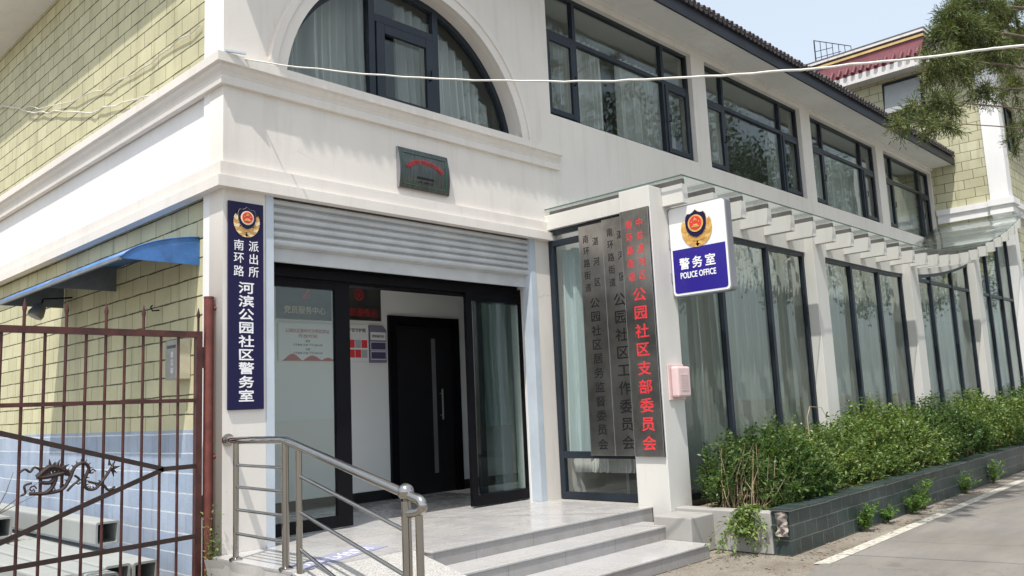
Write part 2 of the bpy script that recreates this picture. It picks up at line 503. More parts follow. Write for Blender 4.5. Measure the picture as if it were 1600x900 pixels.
def ground_mat():
    mt, nt, out = newmat('bare_ground')
    v = wpos(nt)
    a = noise(nt, v, 1.1, 7, 0.65)
    f = noise(nt, v, 55, 5, 0.7)
    c = ramp(nt, a, [(0.3, (0.17, 0.145, 0.115)), (0.5, (0.255, 0.23, 0.195)), (0.7, (0.32, 0.295, 0.26))])
    k = ramp(nt, f, [(0.35, (0.65, 0.63, 0.6)), (0.65, (1.1, 1.1, 1.08))])
    c = mixc(nt, 1.0, c, k, 'MULTIPLY')
    nb = bump(nt, f, 0.6, 0.012)
    surf(nt, out, c, 0.95, 0, nb, 0.2)
    return mt
M['ground'] = ground_mat()

def line_mat():
    mt, nt, out = newmat('worn_white_paint')
    v = wpos(nt)
    n = noise(nt, v, 14, 7, 0.7)
    c = ramp(nt, n, [(0.38, (0.27, 0.255, 0.22)), (0.52, (0.50, 0.475, 0.41)), (0.75, (0.60, 0.575, 0.50))])
    surf(nt, out, c, 0.8, 0, None, 0.2)
    return mt
M['line'] = line_mat()

def granite_mat():
    mt, nt, out = newmat('speckled_granite')
    v = wpos(nt)
    n = noise(nt, v, 75, 3, 0.8)
    c = ramp(nt, n, [(0.36, (0.17, 0.165, 0.16)), (0.5, (0.42, 0.41, 0.39)), (0.62, (0.52, 0.51, 0.48))])
    nb = bump(nt, n, 0.3, 0.005)
    surf(nt, out, c, 0.7, 0, nb, 0.3)
    return mt
M['granite'] = granite_mat()

def metal_green_plaque():
    mt, nt, out = newmat('tarnished_plaque')
    v = wpos(nt)
    n = noise(nt, wpos(nt, (30, 30, 2)), 2.0, 4)
    c = ramp(nt, n, [(0.3, (0.07, 0.075, 0.068)), (0.7, (0.14, 0.145, 0.135))])
    surf(nt, out, c, 0.3, 0.9)
    return mt
M['plaque'] = metal_green_plaque()
M['plaque_green'] = plain('green_enamel_line', (0.025, 0.085, 0.06), 0.4)

M['broken'] = plain('broken_brick', (0.30, 0.26, 0.235), 0.9, 0, 0.35, 14.0, 0.8)
M['gold_deep'] = plain('deep_gold_paint', (0.62, 0.33, 0.085), 0.35, 0.2, 0.25, 30.0)
# ---------------------------------------------------------------- helpers
OFF = {}          # object -> world offset already taken by its ancestors

def tag(o, label=None, cat=None, group=None, kind=None):
    if label: o['label'] = label
    if cat: o['category'] = cat
    if group: o['group'] = group
    if kind: o['kind'] = kind
    return o

def thing(name, loc, label, cat, group=None):
    o = bpy.data.objects.new(name, None)
    o.empty_display_size = 0.1
    o.location = loc
    COL.objects.link(o)
    OFF[o] = Vector(loc)
    return tag(o, label, cat, group)

class MB:
    """Collects shapes given in world coordinates and links them as one mesh."""
    def __init__(self):
        self.v, self.f, self.mi = [], [], []
        self.cur = 0
    def add(self, vs, fs):
        n = len(self.v)
        self.v += [tuple(p) for p in vs]
        for f in fs:
            self.f.append([i + n for i in f])
            self.mi.append(self.cur)
        return self
    def box(self, x0, x1, y0, y1, z0, z1):
        return self.add([(x0, y0, z0), (x1, y0, z0), (x1, y1, z0), (x0, y1, z0),
                         (x0, y0, z1), (x1, y0, z1), (x1, y1, z1), (x0, y1, z1)],
                        [(0, 3, 2, 1), (4, 5, 6, 7), (0, 1, 5, 4), (1, 2, 6, 5), (2, 3, 7, 6), (3, 0, 4, 7)])
    def prism(self, poly, a, b, plane='xz'):
        """poly: 2D outline; extruded from a to b along the axis left over."""
        def P(u, w, t):
            return {'xz': (u, t, w), 'yz': (t, u, w), 'xy': (u, w, t)}[plane]
        n = len(poly)
        vs = [P(u, w, a) for u, w in poly] + [P(u, w, b) for u, w in poly]
        fs = [tuple(range(n)), tuple(range(2 * n - 1, n - 1, -1))]
        fs += [(i, i + n, (i + 1) % n + n, (i + 1) % n) for i in range(n)]
        return self.add(vs, fs)
    def tube(self, pts, r, seg=8, caps=True):
        pts = [Vector(p) for p in pts]
        rs = r if isinstance(r, (list, tuple)) else [r] * len(pts)
        vs, fs = [], []
        prev = None
        for i, p in enumerate(pts):
            if i == 0: t = pts[1] - pts[0]
            elif i == len(pts) - 1: t = pts[-1] - pts[-2]
            else: t = (pts[i + 1] - p).normalized() + (p - pts[i - 1]).normalized()
            t.normalize()
            if prev is None:
                ref = Vector((0, 0, 1)) if abs(t.z) < 0.9 else Vector((1, 0, 0))
                a = t.cross(ref).normalized()
            else:
                a = (prev - t * prev.dot(t))
                a = a.normalized() if a.length > 1e-6 else t.orthogonal().normalized()
            prev = a
            b = t.cross(a)
            for k in range(seg):
                th = 2 * math.pi * k / seg
                vs.append(p + (a * math.cos(th) + b * math.sin(th)) * rs[i])
        for i in range(len(pts) - 1):
            for k in range(seg):
                k2 = (k + 1) % seg
                fs.append((i * seg + k, i * seg + k2, (i + 1) * seg + k2, (i + 1) * seg + k))
        if caps:
            fs.append(tuple(range(seg - 1, -1, -1)))
            L = (len(pts) - 1) * seg
            fs.append(tuple(range(L, L + seg)))
        return self.add(vs, fs)
    def bar(self, p, q, w, h, upv=(0, 0, 1)):
        """Rectangular bar from p to q, w across, h along upv."""
        p, q = Vector(p), Vector(q)
        t = (q - p).normalized()
        u = Vector(upv)
        a = t.cross(u).normalized() * (w / 2)
        b = a.cross(t).normalized() * (h / 2)
        vs = [p - a - b, p + a - b, p + a + b, p - a + b, q - a - b, q + a - b, q + a + b, q - a + b]
        return self.add(vs, [(0, 1, 2, 3), (7, 6, 5, 4), (0, 4, 5, 1), (1, 5, 6, 2), (2, 6, 7, 3), (3, 7, 4, 0)])
    def ball(self, c, r, seg=16, rings=10):
        vs, fs = [], []
        for i in range(rings + 1):
            ph = math.pi * i / rings
            for k in range(seg):
                th = 2 * math.pi * k / seg
                vs.append((c[0] + r * math.sin(ph) * math.cos(th), c[1] + r * math.sin(ph) * math.sin(th), c[2] + r * math.cos(ph)))
        for i in range(rings):
            for k in range(seg):
                k2 = (k + 1) % seg
                fs.append((i * seg + k, (i + 1) * seg + k, (i + 1) * seg + k2, i * seg + k2))
        return self.add(vs, fs)
    def sheet(self, fn, nu, nv):
        """Grid surface fn(u, v) with u, v in 0..1."""
        vs = [fn(i / nu, j / nv) for j in range(nv + 1) for i in range(nu + 1)]
        fs = [(j * (nu + 1) + i, j * (nu + 1) + i + 1, (j + 1) * (nu + 1) + i + 1, (j + 1) * (nu + 1) + i)
              for j in range(nv) for i in range(nu)]
        return self.add(vs, fs)
    def build(self, name, mat, parent=None, bevel=0.0, smooth=False, label=None, kind=None, fix=True):
        off = OFF.get(parent, Vector((0, 0, 0))) if parent else Vector((0, 0, 0))
        me = bpy.data.meshes.new(name)
        me.from_pydata([(a - off.x, b - off.y, c - off.z) for a, b, c in self.v], [], self.f)
        mats = mat if isinstance(mat, (list, tuple)) else [mat]
        for mm in mats: me.materials.append(mm)
        if len(mats) > 1:
            me.polygons.foreach_set('material_index', self.mi)
        if fix:
            bm = bmesh.new(); bm.from_mesh(me)
            bmesh.ops.recalc_face_normals(bm, faces=bm.faces[:])
            bm.to_mesh(me); bm.free()
        if smooth:
            me.polygons.foreach_set('use_smooth', [True] * len(me.polygons))
            me.set_sharp_from_angle(angle=R(38))
        o = bpy.data.objects.new(name, me)
        COL.objects.link(o)
        if parent:
            o.parent = parent
        OFF[o] = off
        if bevel:
            bv = o.modifiers.new('bevel', 'BEVEL')
            bv.width = bevel; bv.segments = 2; bv.limit_method = 'ANGLE'
        if label: o['label'] = label
        if kind: o['kind'] = kind
        return o

def top(o, loc):
    """Give a stand-alone mesh its origin at loc."""
    loc = Vector(loc)
    o.data.transform(Matrix.Translation(-loc))
    o.location = loc
    OFF[o] = loc
    return o

def curve_mesh(name, splines, depth, mat, frame, parent=None):
    """Filled 2D outlines (later ones cut holes) extruded by depth and carried into the world by frame."""
    cu = bpy.data.curves.new(name, 'CURVE')
    cu.dimensions = '2D'
    cu.fill_mode = 'BOTH'
    cu.extrude = depth / 2
    for pts in splines:
        s = cu.splines.new('POLY')
        s.points.add(len(pts) - 1)
        for p, (u, w) in zip(s.points, pts):
            p.co = (u, w, 0, 1)
        s.use_cyclic_u = True
    return _bake(name, cu, mat, frame, parent)

def _bake(name, cu, mat, frame, parent):
    tmp = bpy.data.objects.new('outline', cu)
    COL.objects.link(tmp)
    bpy.context.view_layer.update()
    dg = bpy.context.evaluated_depsgraph_get()
    me = bpy.data.meshes.new_from_object(tmp.evaluated_get(dg))
    bpy.data.objects.remove(tmp)
    bpy.data.curves.remove(cu)
    off = OFF.get(parent, Vector((0, 0, 0))) if parent else Vector((0, 0, 0))
    me.transform(Matrix.Translation(-off) @ frame)
    me.name = name
    me.materials.clear()
    me.materials.append(mat)
    o = bpy.data.objects.new(name, me)
    COL.objects.link(o)
    if parent: o.parent = parent
    OFF[o] = off
    return o

def frame_xz(y):      # outline u -> +X, w -> +Z on a wall that faces -Y
    return Matrix(((1, 0, 0, 0), (0, 0, -1, y), (0, 1, 0, 0), (0, 0, 0, 1)))
def frame_face(origin, u, n):
    """Outline plane with u to the right as seen by the viewer, n towards the viewer."""
    u = Vector(u).normalized(); n = Vector(n).normalized(); w = n.cross(u)
    mt = Matrix((u, w, n)).transposed().to_4x4()
    mt.translation = Vector(origin)
    return mt

def chars(name, items, mat, frame, parent, depth=0.003, bold=0.0):
    """items: (text, x, z, height, x-stretch) centred on x, z in the plane of frame; joined to one lettering mesh."""
    me_all = bmesh.new()
    for txt, x, z, hgt, sx in items:
        cu = bpy.data.curves.new('lettering', 'FONT')
        cu.body = txt
        cu.size = hgt
        cu.align_x = 'CENTER'
        cu.align_y = 'CENTER'
        cu.extrude = depth / 2
        cu.resolution_u = 3
        tmp = bpy.data.objects.new('lettering', cu)
        COL.objects.link(tmp)
        bpy.context.view_layer.update()
        dg = bpy.context.evaluated_depsgraph_get()
        me = bpy.data.meshes.new_from_object(tmp.evaluated_get(dg))
        bpy.data.objects.remove(tmp)
        bpy.data.curves.remove(cu)
        if len(me.vertices):
            xs = [v.co.x for v in me.vertices]; ys = [v.co.y for v in me.vertices]
            cx, cy = (min(xs) + max(xs)) / 2, (min(ys) + max(ys)) / 2
            me.transform(Matrix.Translation((x, z, 0)) @ Matrix.Diagonal((sx, 1, 1, 1)) @ Matrix.Translation((-cx, -cy, 0)))
            me_all.from_mesh(me)
            if bold:            # heavier strokes: the outline struck again a hair to each side
                d = bold * hgt
                last = Vector((0, 0))
                for j, (ox, oy) in enumerate(((d, 0), (-d, 0), (0, d), (0, -d))):
                    me.transform(Matrix.Translation((ox - last.x, oy - last.y, 0.00025)))
                    last = Vector((ox, oy))
                    me_all.from_mesh(me)
        bpy.data.meshes.remove(me)
    out = bpy.data.meshes.new(name)
    me_all.to_mesh(out); me_all.free()
    off = OFF.get(parent, Vector((0, 0, 0)))
    out.transform(Matrix.Translation(-off) @ frame)
    out.materials.append(mat)
    o = bpy.data.objects.new(name, out)
    COL.objects.link(o)
    o.parent = parent
    OFF[o] = off
    return o

def column_text(txt, x, z_top, z_bot, h, sx=1.0):
    n = len(txt)
    st = (z_top - z_bot) / n
    return [(c, x, z_top - st * (i + 0.5), h, sx) for i, c in enumerate(txt)]

def circle(cx, cz, r, n=28):
    return [(cx + r * math.cos(2 * math.pi * i / n), cz + r * math.sin(2 * math.pi * i / n)) for i in range(n)]
def star(cx, cz, r, rot=0.0):
    return [(cx + (r if i % 2 == 0 else r * 0.4) * math.sin(rot + math.pi * i / 5), cz + (r if i % 2 == 0 else r * 0.4) * math.cos(rot + math.pi * i / 5)) for i in range(10)]

def rrect(x0, x1, z0, z1, r, n=6):
    pts = []
    for cx, cz, a0 in ((x1 - r, z1 - r, 0), (x0 + r, z1 - r, 90), (x0 + r, z0 + r, 180), (x1 - r, z0 + r, 270)):
        for i in range(n + 1):
            a = R(a0 + 90 * i / n)
            pts.append((cx + r * math.cos(a), cz + r * math.sin(a)))
    return pts

def emblem(parent, frame, cx, cz, s, wreath):
    """Police badge: dark shield, red disc with gold rim, stars and gate, gold branches cupped round it."""
    def at(d): return frame @ Matrix.Translation((0, 0, d))
    # cupped branches, drawn as overlapping tapered fingers either side
    sp = []
    for sgn in (-1, 1):
        for k in range(7):
            a0 = R(-100 + 17 * k)
            px, pz = 0.42 * math.cos(a0), -0.04 + 0.50 * math.sin(a0)
            a1 = a0 + R(62)
            L = 0.36 - 0.012 * k
            qx, qz = px + L * math.cos(a1), pz + L * math.sin(a1)
            nx, nz = -(qz - pz) / L * 0.095, (qx - px) / L * 0.095
            mx, mz = px * 0.45 + qx * 0.55 + 0.05 * math.cos(a0), pz * 0.45 + qz * 0.55 + 0.05 * math.sin(a0)
            poly = [(px - nx, pz - nz), (mx - nx, mz - nz), (qx, qz), (mx + nx, mz + nz), (px + nx, pz + nz)]
            sp.append([(cx + s * sgn * u, cz + s * w) for u, w in poly])
    b = MB()
    for i, poly in enumerate(sp):
        b.cur = i % 2
        d = 0.002 + 0.0011 * (i % 7)
        pts = [at(0) @ Vector((u, w, d)) for u, w in poly] + [at(0) @ Vector((u, w, d + 0.004)) for u, w in poly]
        n = len(poly)
        b.add(pts, [tuple(range(n)), tuple(range(2 * n - 1, n - 1, -1))] + [(j, (j + 1) % n, (j + 1) % n + n, j + n) for j in range(n)])
    base = [(cx + s * u, cz + s * w) for u, w in ((-0.36, -0.34), (0.36, -0.34), (0.30, -0.52), (0.0, -0.56), (-0.30, -0.52))]
    pts = [at(0) @ Vector((u, w, 0.001)) for u, w in base] + [at(0) @ Vector((u, w, 0.012)) for u, w in base]
    b.add(pts, [(0, 1, 2, 3, 4), (9, 8, 7, 6, 5)] + [(j, (j + 1) % 5, (j + 1) % 5 + 5, j + 5) for j in range(5)])
    e = b.build('badge_wreath', [wreath, M['gold_deep']], parent)
    half = [(0.0, 0.58), (0.09, 0.50), (0.20, 0.45), (0.33, 0.46), (0.40, 0.36), (0.43, 0.20), (0.42, 0.0), (0.36, -0.18), (0.24, -0.33), (0.10, -0.40), (0.0, -0.43)]
    sh = half + [(-u, w) for u, w in half[-2:0:-1]]
    curve_mesh('badge_shield', [[(cx + s * u, cz + s * w) for u, w in sh]], 0.006, M['navy'], at(0.016), parent)
    curve_mesh('badge_outline', [[(cx + s * u * 1.035, cz + s * (w - 0.03) * 1.03 + 0.03 * s) for u, w in sh]], 0.004, wreath, at(0.013), parent)
    curve_mesh('badge_rim', [circle(cx, cz + 0.08 * s, 0.315 * s)], 0.004, wreath, at(0.022), parent)
    curve_mesh('badge_disc', [circle(cx, cz + 0.09 * s, 0.25 * s)], 0.004, M['red'], at(0.026), parent)
    g = [[(cx + s * u, cz + s * w) for u, w in ((-0.15, -0.06), (0.15, -0.06), (0.15, -0.02), (-0.15, -0.02))],
         [(cx + s * u, cz + s * w) for u, w in ((-0.10, -0.005), (0.10, -0.005), (0.08, 0.045), (-0.08, 0.045))],
         star(cx, cz + 0.22 * s, 0.075 * s)]
    for k in range(4):
        a = R(-60 + 40 * k)
        g.append(star(cx + 0.17 * s * math.sin(a), cz + s * (0.065 + 0.12 * math.cos(a)), 0.032 * s, a))
    curve_mesh('badge_gate', g, 0.003, M['gold'], at(0.0295), parent)
# ================================================================ setting
g = MB().box(-200, 260, -160, 4.45, -0.35, -0.004)
g.v = []; g.f = []; g.mi = []
g.sheet(lambda u, v: (-300 + 640 * u, -300 + 640 * v, -0.006 + 0.0 * u), 8, 8)
tag(g.build('ground', M['ground'], fix=False), kind='structure')
rd = MB()
rd.add([(8.35, -9.0, 0), (60, -9.0, 0), (60, 5.25, 0), (8.35, 3.885, 0), (7.6, 3.7, 0), (6.0, 3.3, 0), (-30, 2.6, 0), (-30, -9, 0)], [tuple(range(8))])
tag(rd.build('road', M['road']), kind='structure')
ln = MB()
ln.add([(8.42, 3.80, 0.004), (60, 5.17, 0.004), (60, 5.30, 0.004), (8.32, 3.935, 0.004)], [(0, 1, 2, 3)])
tag(ln.build('road_marking', M['line']), kind='structure')

FY = 7.6          # front wall plane
# ================================================================ main building
B = thing('office_building', (3.9, FY, 0), 'cream two storey office building with arched window, strip windows and dark tiled eave', 'building')

WIN = [(8.95, 12.97), (13.44, 17.42), (17.92, 21.80), (22.32, 26.0)]
WZ0, WZ1 = 5.88, 7.92
AX, AZ, AR = 6.42, 5.10, 1.85

def arch_pts(r, zlo, n=40, cx=AX, cz=AZ):
    a0 = math.asin((zlo - cz) / r)
    return [(cx + r * math.cos(a0 + (math.pi - 2 * a0) * i / n), cz + r * math.sin(a0 + (math.pi - 2 * a0) * i / n)) for i in range(n + 1)]

outer = [(3.9, 0), (26.1, 0), (26.1, 8.3), (3.9, 8.3)]
holes = [[(4.36, 0.38), (8.47, 0.38), (8.47, 3.99), (4.36, 3.99)], arch_pts(AR, 5.33)]
for a, b in WIN:
    holes.append([(a, WZ0), (b, WZ0), (b, WZ1), (a, WZ1)])
front = curve_mesh('front_wall', [outer] + holes, 0.28, M['white'], frame_xz(FY + 0.14), B)

# side wall: plaster corner pier, yellow blocks, blue painted base
w = MB()
w.box(3.903, 4.3, FY + 0.28, 8.02, 0, 8.3)
w.build('corner_pier', M['white_clean'], B)
MB().box(3.975, 4.3, 8.02, 30, 1.61, 8.3).build('block_wall', M['block_y'], B)
MB().box(3.972, 4.3, 8.02, 30, 0, 1.61).build('painted_base', M['block_b'], B)
MB().box(3.935, 3.974, 8.02, 30, 4.235, 5.06).build('frieze', M['white_clean'], B)

# mouldings wrap the corner: profile (projection, z) swept along side wall, corner, front wall
def moulding(name, prof, x_end, mat):
    b = MB()
    n = len(prof)
    vs = []
    for p, z in prof: vs.append((3.9 - p, 30, z))
    for p, z in prof: vs.append((3.9 - p, FY - p, z))
    for p, z in prof: vs.append((x_end + min(p, 0.0), FY - p, z))
    fs = []
    for k in range(2):
        for i in range(n - 1):
            fs.append((k * n + i, k * n + i + 1, (k + 1) * n + i + 1, (k + 1) * n + i))
    fs.append(tuple(2 * n + i for i in range(n)))
    b.add(vs, fs)
    o = b.build(name, mat, B)
    return o
moulding('upper_cornice', [(-0.02, 5.04), (0.045, 5.04), (0.05, 5.10), (0.035, 5.13), (0.045, 5.165), (0.075, 5.20), (0.08, 5.235), (0.115, 5.24), (0.115, 5.335), (-0.02, 5.345)], 9.05, M['white'])
moulding('lower_cornice', [(-0.02, 3.965), (0.095, 3.965), (0.095, 4.075), (0.055, 4.085), (0.055, 4.225), (-0.02, 4.235)], 8.83, M['white'])

# arch surround
ring = arch_pts(AR + 0.21, 5.346) + arch_pts(AR + 0.002, 5.346)[::-1]
curve_mesh('arch_surround', [ring], 0.07, M['white'], frame_xz(FY - 0.033), B)
ring2 = arch_pts(AR + 0.212, 5.346) + arch_pts(AR + 0.13, 5.346)[::-1]
curve_mesh('arch_moulding', [ring2], 0.02, M['white'], frame_xz(FY - 0.078), B)

# arched window
def rect(x0, x1, z0, z1): return [(x0, z0), (x1, z0), (x1, z1), (x0, z1)]
def arch_z(x, r=AR): return AZ + math.sqrt(max(0.0, r * r - (x - AX) ** 2))
ay = FY + 0.20
aw = curve_mesh('arched_window', [arch_pts(AR - 0.002, 5.33), arch_pts(AR - 0.075, 5.39)], 0.07, M['frame'], frame_xz(ay), B)
fb = MB()
for x0, x1 in ((5.84, 5.93), (6.86, 6.95)):
    fb.box(x0, x1, ay - 0.045, ay + 0.03, 5.36, arch_z((x0 + x1) / 2) - 0.05)
fb.box(5.932, 6.858, ay - 0.044, ay + 0.03, 6.42, 6.52)
fb.build('mullion', M['frame'], aw)
cb = MB()
for x0, x1 in ((5.945, 6.07), (6.73, 6.85)):
    cb.box(x0, x1, ay - 0.062, ay - 0.012, 5.40, 6.41)
cb.box(6.071, 6.729, ay - 0.061, ay - 0.013, 6.29, 6.409)
cb.box(6.071, 6.729, ay - 0.061, ay - 0.013, 5.401, 5.49)
cb.build('casement', M['frame'], aw, 0.006)
hb = MB().tube([(6.77, ay - 0.065, 5.86), (6.77, ay - 0.10, 5.86), (6.77, ay - 0.10, 5.98)], 0.011, 6)
hb.build('handle', M['black'], aw)
curve_mesh('pane', [arch_pts(AR - 0.074, 5.39)], 0.006, M['glass'], frame_xz(ay + 0.012), aw)

# strip windows
def strip_window(a, b, idx):
    y = FY + 0.13
    f = MB()
    for x0, x1 in ((a, a + 0.055), (b - 0.055, b)):
        f.box(x0, x1, y - 0.04, y + 0.04, WZ0, WZ1)
    f.box(a + 0.055, b - 0.055, y - 0.039, y + 0.039, WZ0, WZ0 + 0.06)
    f.box(a + 0.055, b - 0.055, y - 0.039, y + 0.039, WZ1 - 0.055, WZ1)
    m1, m2 = a + 0.76, b - 0.83
    for mx in (m1, m2):
        f.box(mx - 0.035, mx + 0.035, y - 0.045, y + 0.038, WZ0 + 0.06, WZ1 - 0.055)
    for x0, x1 in ((a + 0.055, m1 - 0.035), (m1 + 0.035, m2 - 0.035), (m2 + 0.035, b - 0.055)):
        f.box(x0, x1, y - 0.042, y + 0.037, 7.19, 7.26)
    o = f.build('strip_window', M['frame'], B)
    for x0, x1 in ((a + 0.06, m1 - 0.04), (m2 + 0.04, b - 0.06)):
        c = MB()
        for u0, u1 in ((x0, x0 + 0.085), (x1 - 0.085, x1)):
            c.box(u0, u1, y - 0.062, y - 0.012, WZ0 + 0.065, 7.185)
        c.box(x0 + 0.085, x1 - 0.085, y - 0.061, y - 0.013, WZ0 + 0.066, WZ0 + 0.15)
        c.box(x0 + 0.085, x1 - 0.085, y - 0.061, y - 0.013, 7.09, 7.184)
        c.build('casement', M['frame'], o, 0.006)
        hx = x1 - 0.045 if x0 < (a + b) / 2 else x0 + 0.045
        MB().tube([(hx, y - 0.065, 6.5), (hx, y - 0.10, 6.5), (hx, y - 0.10, 6.63)], 0.011, 6).build('handle', M['black'], o)
    for x0, x1, z0, z1 in ((a + 0.03, m1, WZ0 + 0.03, 7.225), (m1, m2, WZ0 + 0.03, 7.225), (m2, b - 0.03, WZ0 + 0.03, 7.225),
                           (a + 0.03, m1, 7.225, WZ1 - 0.03), (m1, m2, 7.225, WZ1 - 0.03), (m2, b - 0.03, 7.225, WZ1 - 0.03)):
        MB().box(x0 + 0.003, x1 - 0.003, y + 0.010, y + 0.016, z0 + 0.003, z1 - 0.003).build('pane', M['glass'], o)
    return o
for i, (a, b) in enumerate(WIN): strip_window(a, b, i)

# upstairs room so the windows look into something
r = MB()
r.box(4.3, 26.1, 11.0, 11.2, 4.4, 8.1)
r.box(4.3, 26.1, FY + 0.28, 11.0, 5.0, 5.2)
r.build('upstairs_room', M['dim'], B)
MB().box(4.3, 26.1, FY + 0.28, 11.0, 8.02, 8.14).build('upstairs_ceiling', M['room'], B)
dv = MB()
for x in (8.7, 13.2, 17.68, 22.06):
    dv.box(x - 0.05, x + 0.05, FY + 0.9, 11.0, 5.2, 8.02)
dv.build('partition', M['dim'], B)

# roof: soffit, fascia, tiled slopes
EZ = 8.08
sf = MB()
sf.box(3.36, 26.095, 6.97, FY - 0.002, EZ, EZ + 0.05)
sf.box(3.36, 3.972, FY - 0.002, 30, EZ - 0.06, EZ + 0.0)
sf.build('soffit', M['soffit'], B)
MB().box(3.97, 26.09, FY - 0.05, FY - 0.001, EZ - 0.07, EZ - 0.003).build('soffit_trim', M['soffit'], B)
fa = MB()
fa.box(3.36, 26.095, 6.93, 6.968, EZ - 0.04, EZ + 0.20)
fa.box(3.325, 3.359, 6.93, 30, EZ - 0.062, EZ + 0.20)
fa.build('fascia', M['fascia'], B)
rf = MB()
def roofz(y): return EZ + 0.22 + (y - 6.9) * 0.42
rf.add([(3.2, 6.9, EZ + 0.21), (26.09, 6.9, EZ + 0.21), (26.09, 14, roofz(14)), (9.9, 14, roofz(14)), (3.2, 30, EZ + 0.21), (9.9, 30, roofz(14))],
       [(0, 1, 2, 3), (0, 3, 5, 4)])
rfo = rf.build('tiled_roof', M['tile_dark'], B)
tl = MB()
n = 0
x = 3.3
rng = random.Random(4)
while x < 26.0:
    z0 = EZ + 0.255 + rng.uniform(-0.008, 0.008)
    y0 = 6.865 + rng.uniform(-0.012, 0.012)
    tl.tube([(x, y0, z0), (x, 9.5, z0 + (9.5 - y0) * 0.42)], 0.055, 8)
    x += 0.158
tl.build('tile_row', M['tile_dark'], rfo, smooth=True)
tl = MB()
x = 3.36
while x < 26.0:
    pts = [(x + 0.06 * math.cos(R(a)), EZ + 0.215 + 0.05 * math.sin(R(a))) for a in range(180, 361, 30)] + [(x + 0.06, EZ + 0.225), (x - 0.06, EZ + 0.225)]
    tl.prism(pts, 6.87, 6.89, 'xz')
    x += 0.158
tl.build('drip_tile', M['tile_dark'], rfo)

# roller shutter in the opening
sh = []
y_f = FY + 0.05
prof = []
zb, zt = 3.455, 3.965
ns = 6
for i in range(ns):
    z0 = zt - (zt - zb) * i / ns
    hh = (zt - zb) / ns
    prof += [(y_f + 0.028, z0), (y_f + 0.012, z0 - hh * 0.08), (y_f - 0.014, z0 - hh * 0.26), (y_f - 0.020, z0 - hh * 0.5), (y_f - 0.012, z0 - hh * 0.74), (y_f + 0.026, z0 - hh * 0.90)]
prof += [(y_f + 0.02, zb), (y_f + 0.10, zb), (y_f + 0.10, zt)]
S = MB().prism(prof, 4.405, 8.455, 'yz').build('roller_shutter', M['shutter'], B)
MB().box(4.46, 8.40, FY + 0.115, FY + 0.15, 3.305, 3.48).build('bottom_slat', M['shutter'], S, 0.004)
gd = MB()
gd.box(4.362, 4.455, FY - 0.004, FY + 0.17, 0.452, 3.965)
gd.build('guide_rail', M['guide'], B)
gd = MB()
gd.box(8.36, 8.468, FY - 0.004, FY + 0.17, 0.452, 3.965)
gd.build('guide_rail', M['guide'], B)

# entrance glazing: header, fixed leaf, sliding leaves
dy = FY + 0.42
hd = MB()
hd.box(4.37, 8.66, dy - 0.04, dy + 0.10, 3.17, 3.40)
hd.build('door_header', M['black'], B, 0.006)
MB().box(4.37, 8.66, dy - 0.10, dy - 0.042, 3.20, 3.30).build('sliding_track', M['black'], B, 0.004)
MB().box(4.30, 8.7, FY + 0.17, dy + 0.04, 3.40, 3.6).build('lintel_box', M['white_clean'], B)
for x0, x1 in ((4.28, 4.36), (8.475, 8.7)):
    MB().box(x0, x1, FY + 0.281, dy + 0.1, 0.45, 3.4).build('door_jamb', M['white_clean'], B)

def glazed_leaf(x0, x1, y, stl, str_, name='glazed_leaf'):
    b = MB()
    b.box(x0, x0 + stl, y - 0.028, y + 0.028, 0.47, 3.20)
    b.box(x1 - str_, x1, y - 0.028, y + 0.028, 0.47, 3.20)
    b.box(x0 + stl, x1 - str_, y - 0.027, y + 0.027, 0.47, 0.60)
    b.box(x0 + stl, x1 - str_, y - 0.027, y + 0.027, 3.10, 3.199)
    o = b.build(name, M['black'], B, 0.005)
    MB().box(x0 + stl - 0.01, x1 - str_ + 0.01, y - 0.005, y + 0.005, 0.59, 3.11).build('pane', M['glass_door'], o)
    return o
glazed_leaf(4.37, 5.66, dy, 0.03, 0.20)
glazed_leaf(7.66, 8.62, dy, 0.12, 0.10)
glazed_leaf(7.43, 8.50, dy - 0.075, 0.10, 0.05)

# entrance hall behind the doors
IY = 9.95
hall = MB()
hall.box(4.0, 7.71, IY, IY + 0.1, 0.45, 3.9)
hall.box(9.12, 12.5, IY, IY + 0.1, 0.45, 3.9)
hall.box(7.71, 9.12, IY, IY + 0.1, 3.13, 3.9)
hall.box(4.305, 4.36, dy + 0.1, IY, 0.45, 3.9)
hall.box(12.4, 12.5, FY + 0.28, IY, 0.45, 3.9)
hall.build('hall_wall', M['room'], B)
MB().box(4.3, 12.5, FY + 0.28, IY, 3.6, 3.7).build('hall_ceiling', M['room'], B)
sk = MB()
sk.box(4.36, 7.70, IY - 0.014, IY - 0.001, 0.452, 0.60)
sk.box(9.13, 12.4, IY - 0.014, IY - 0.001, 0.452, 0.60)
sk.build('skirting', M['dark_skirt'], B)
idr = MB()
idr.box(7.712, 7.85, IY - 0.05, IY + 0.05, 0.452, 3.128)
idr.box(8.98, 9.118, IY - 0.05, IY + 0.05, 0.452, 3.128)
idr.box(7.85, 8.98, IY - 0.049, IY + 0.05, 2.97, 3.127)
D = idr.build('inner_door', M['black'], B, 0.008)
MB().box(7.852, 8.978, IY - 0.01, IY + 0.04, 0.453, 2.968).build('door_leaf', M['dark_skirt'], D)
MB().box(8.55, 8.625, IY - 0.018, IY - 0.0105, 0.75, 2.80).build('metal_strip', M['silver'], D)
hb = MB()
hb.tube([(8.70, IY - 0.07, 1.55), (8.70, IY - 0.07, 2.02)], 0.014, 8)
hb.tube([(8.70, IY - 0.07, 1.62), (8.70, IY - 0.01, 1.62)], 0.010, 6)
hb.tube([(8.70, IY - 0.07, 1.95), (8.70, IY - 0.01, 1.95)], 0.010, 6)
hb.build('handle', M['silver'], D, smooth=True)

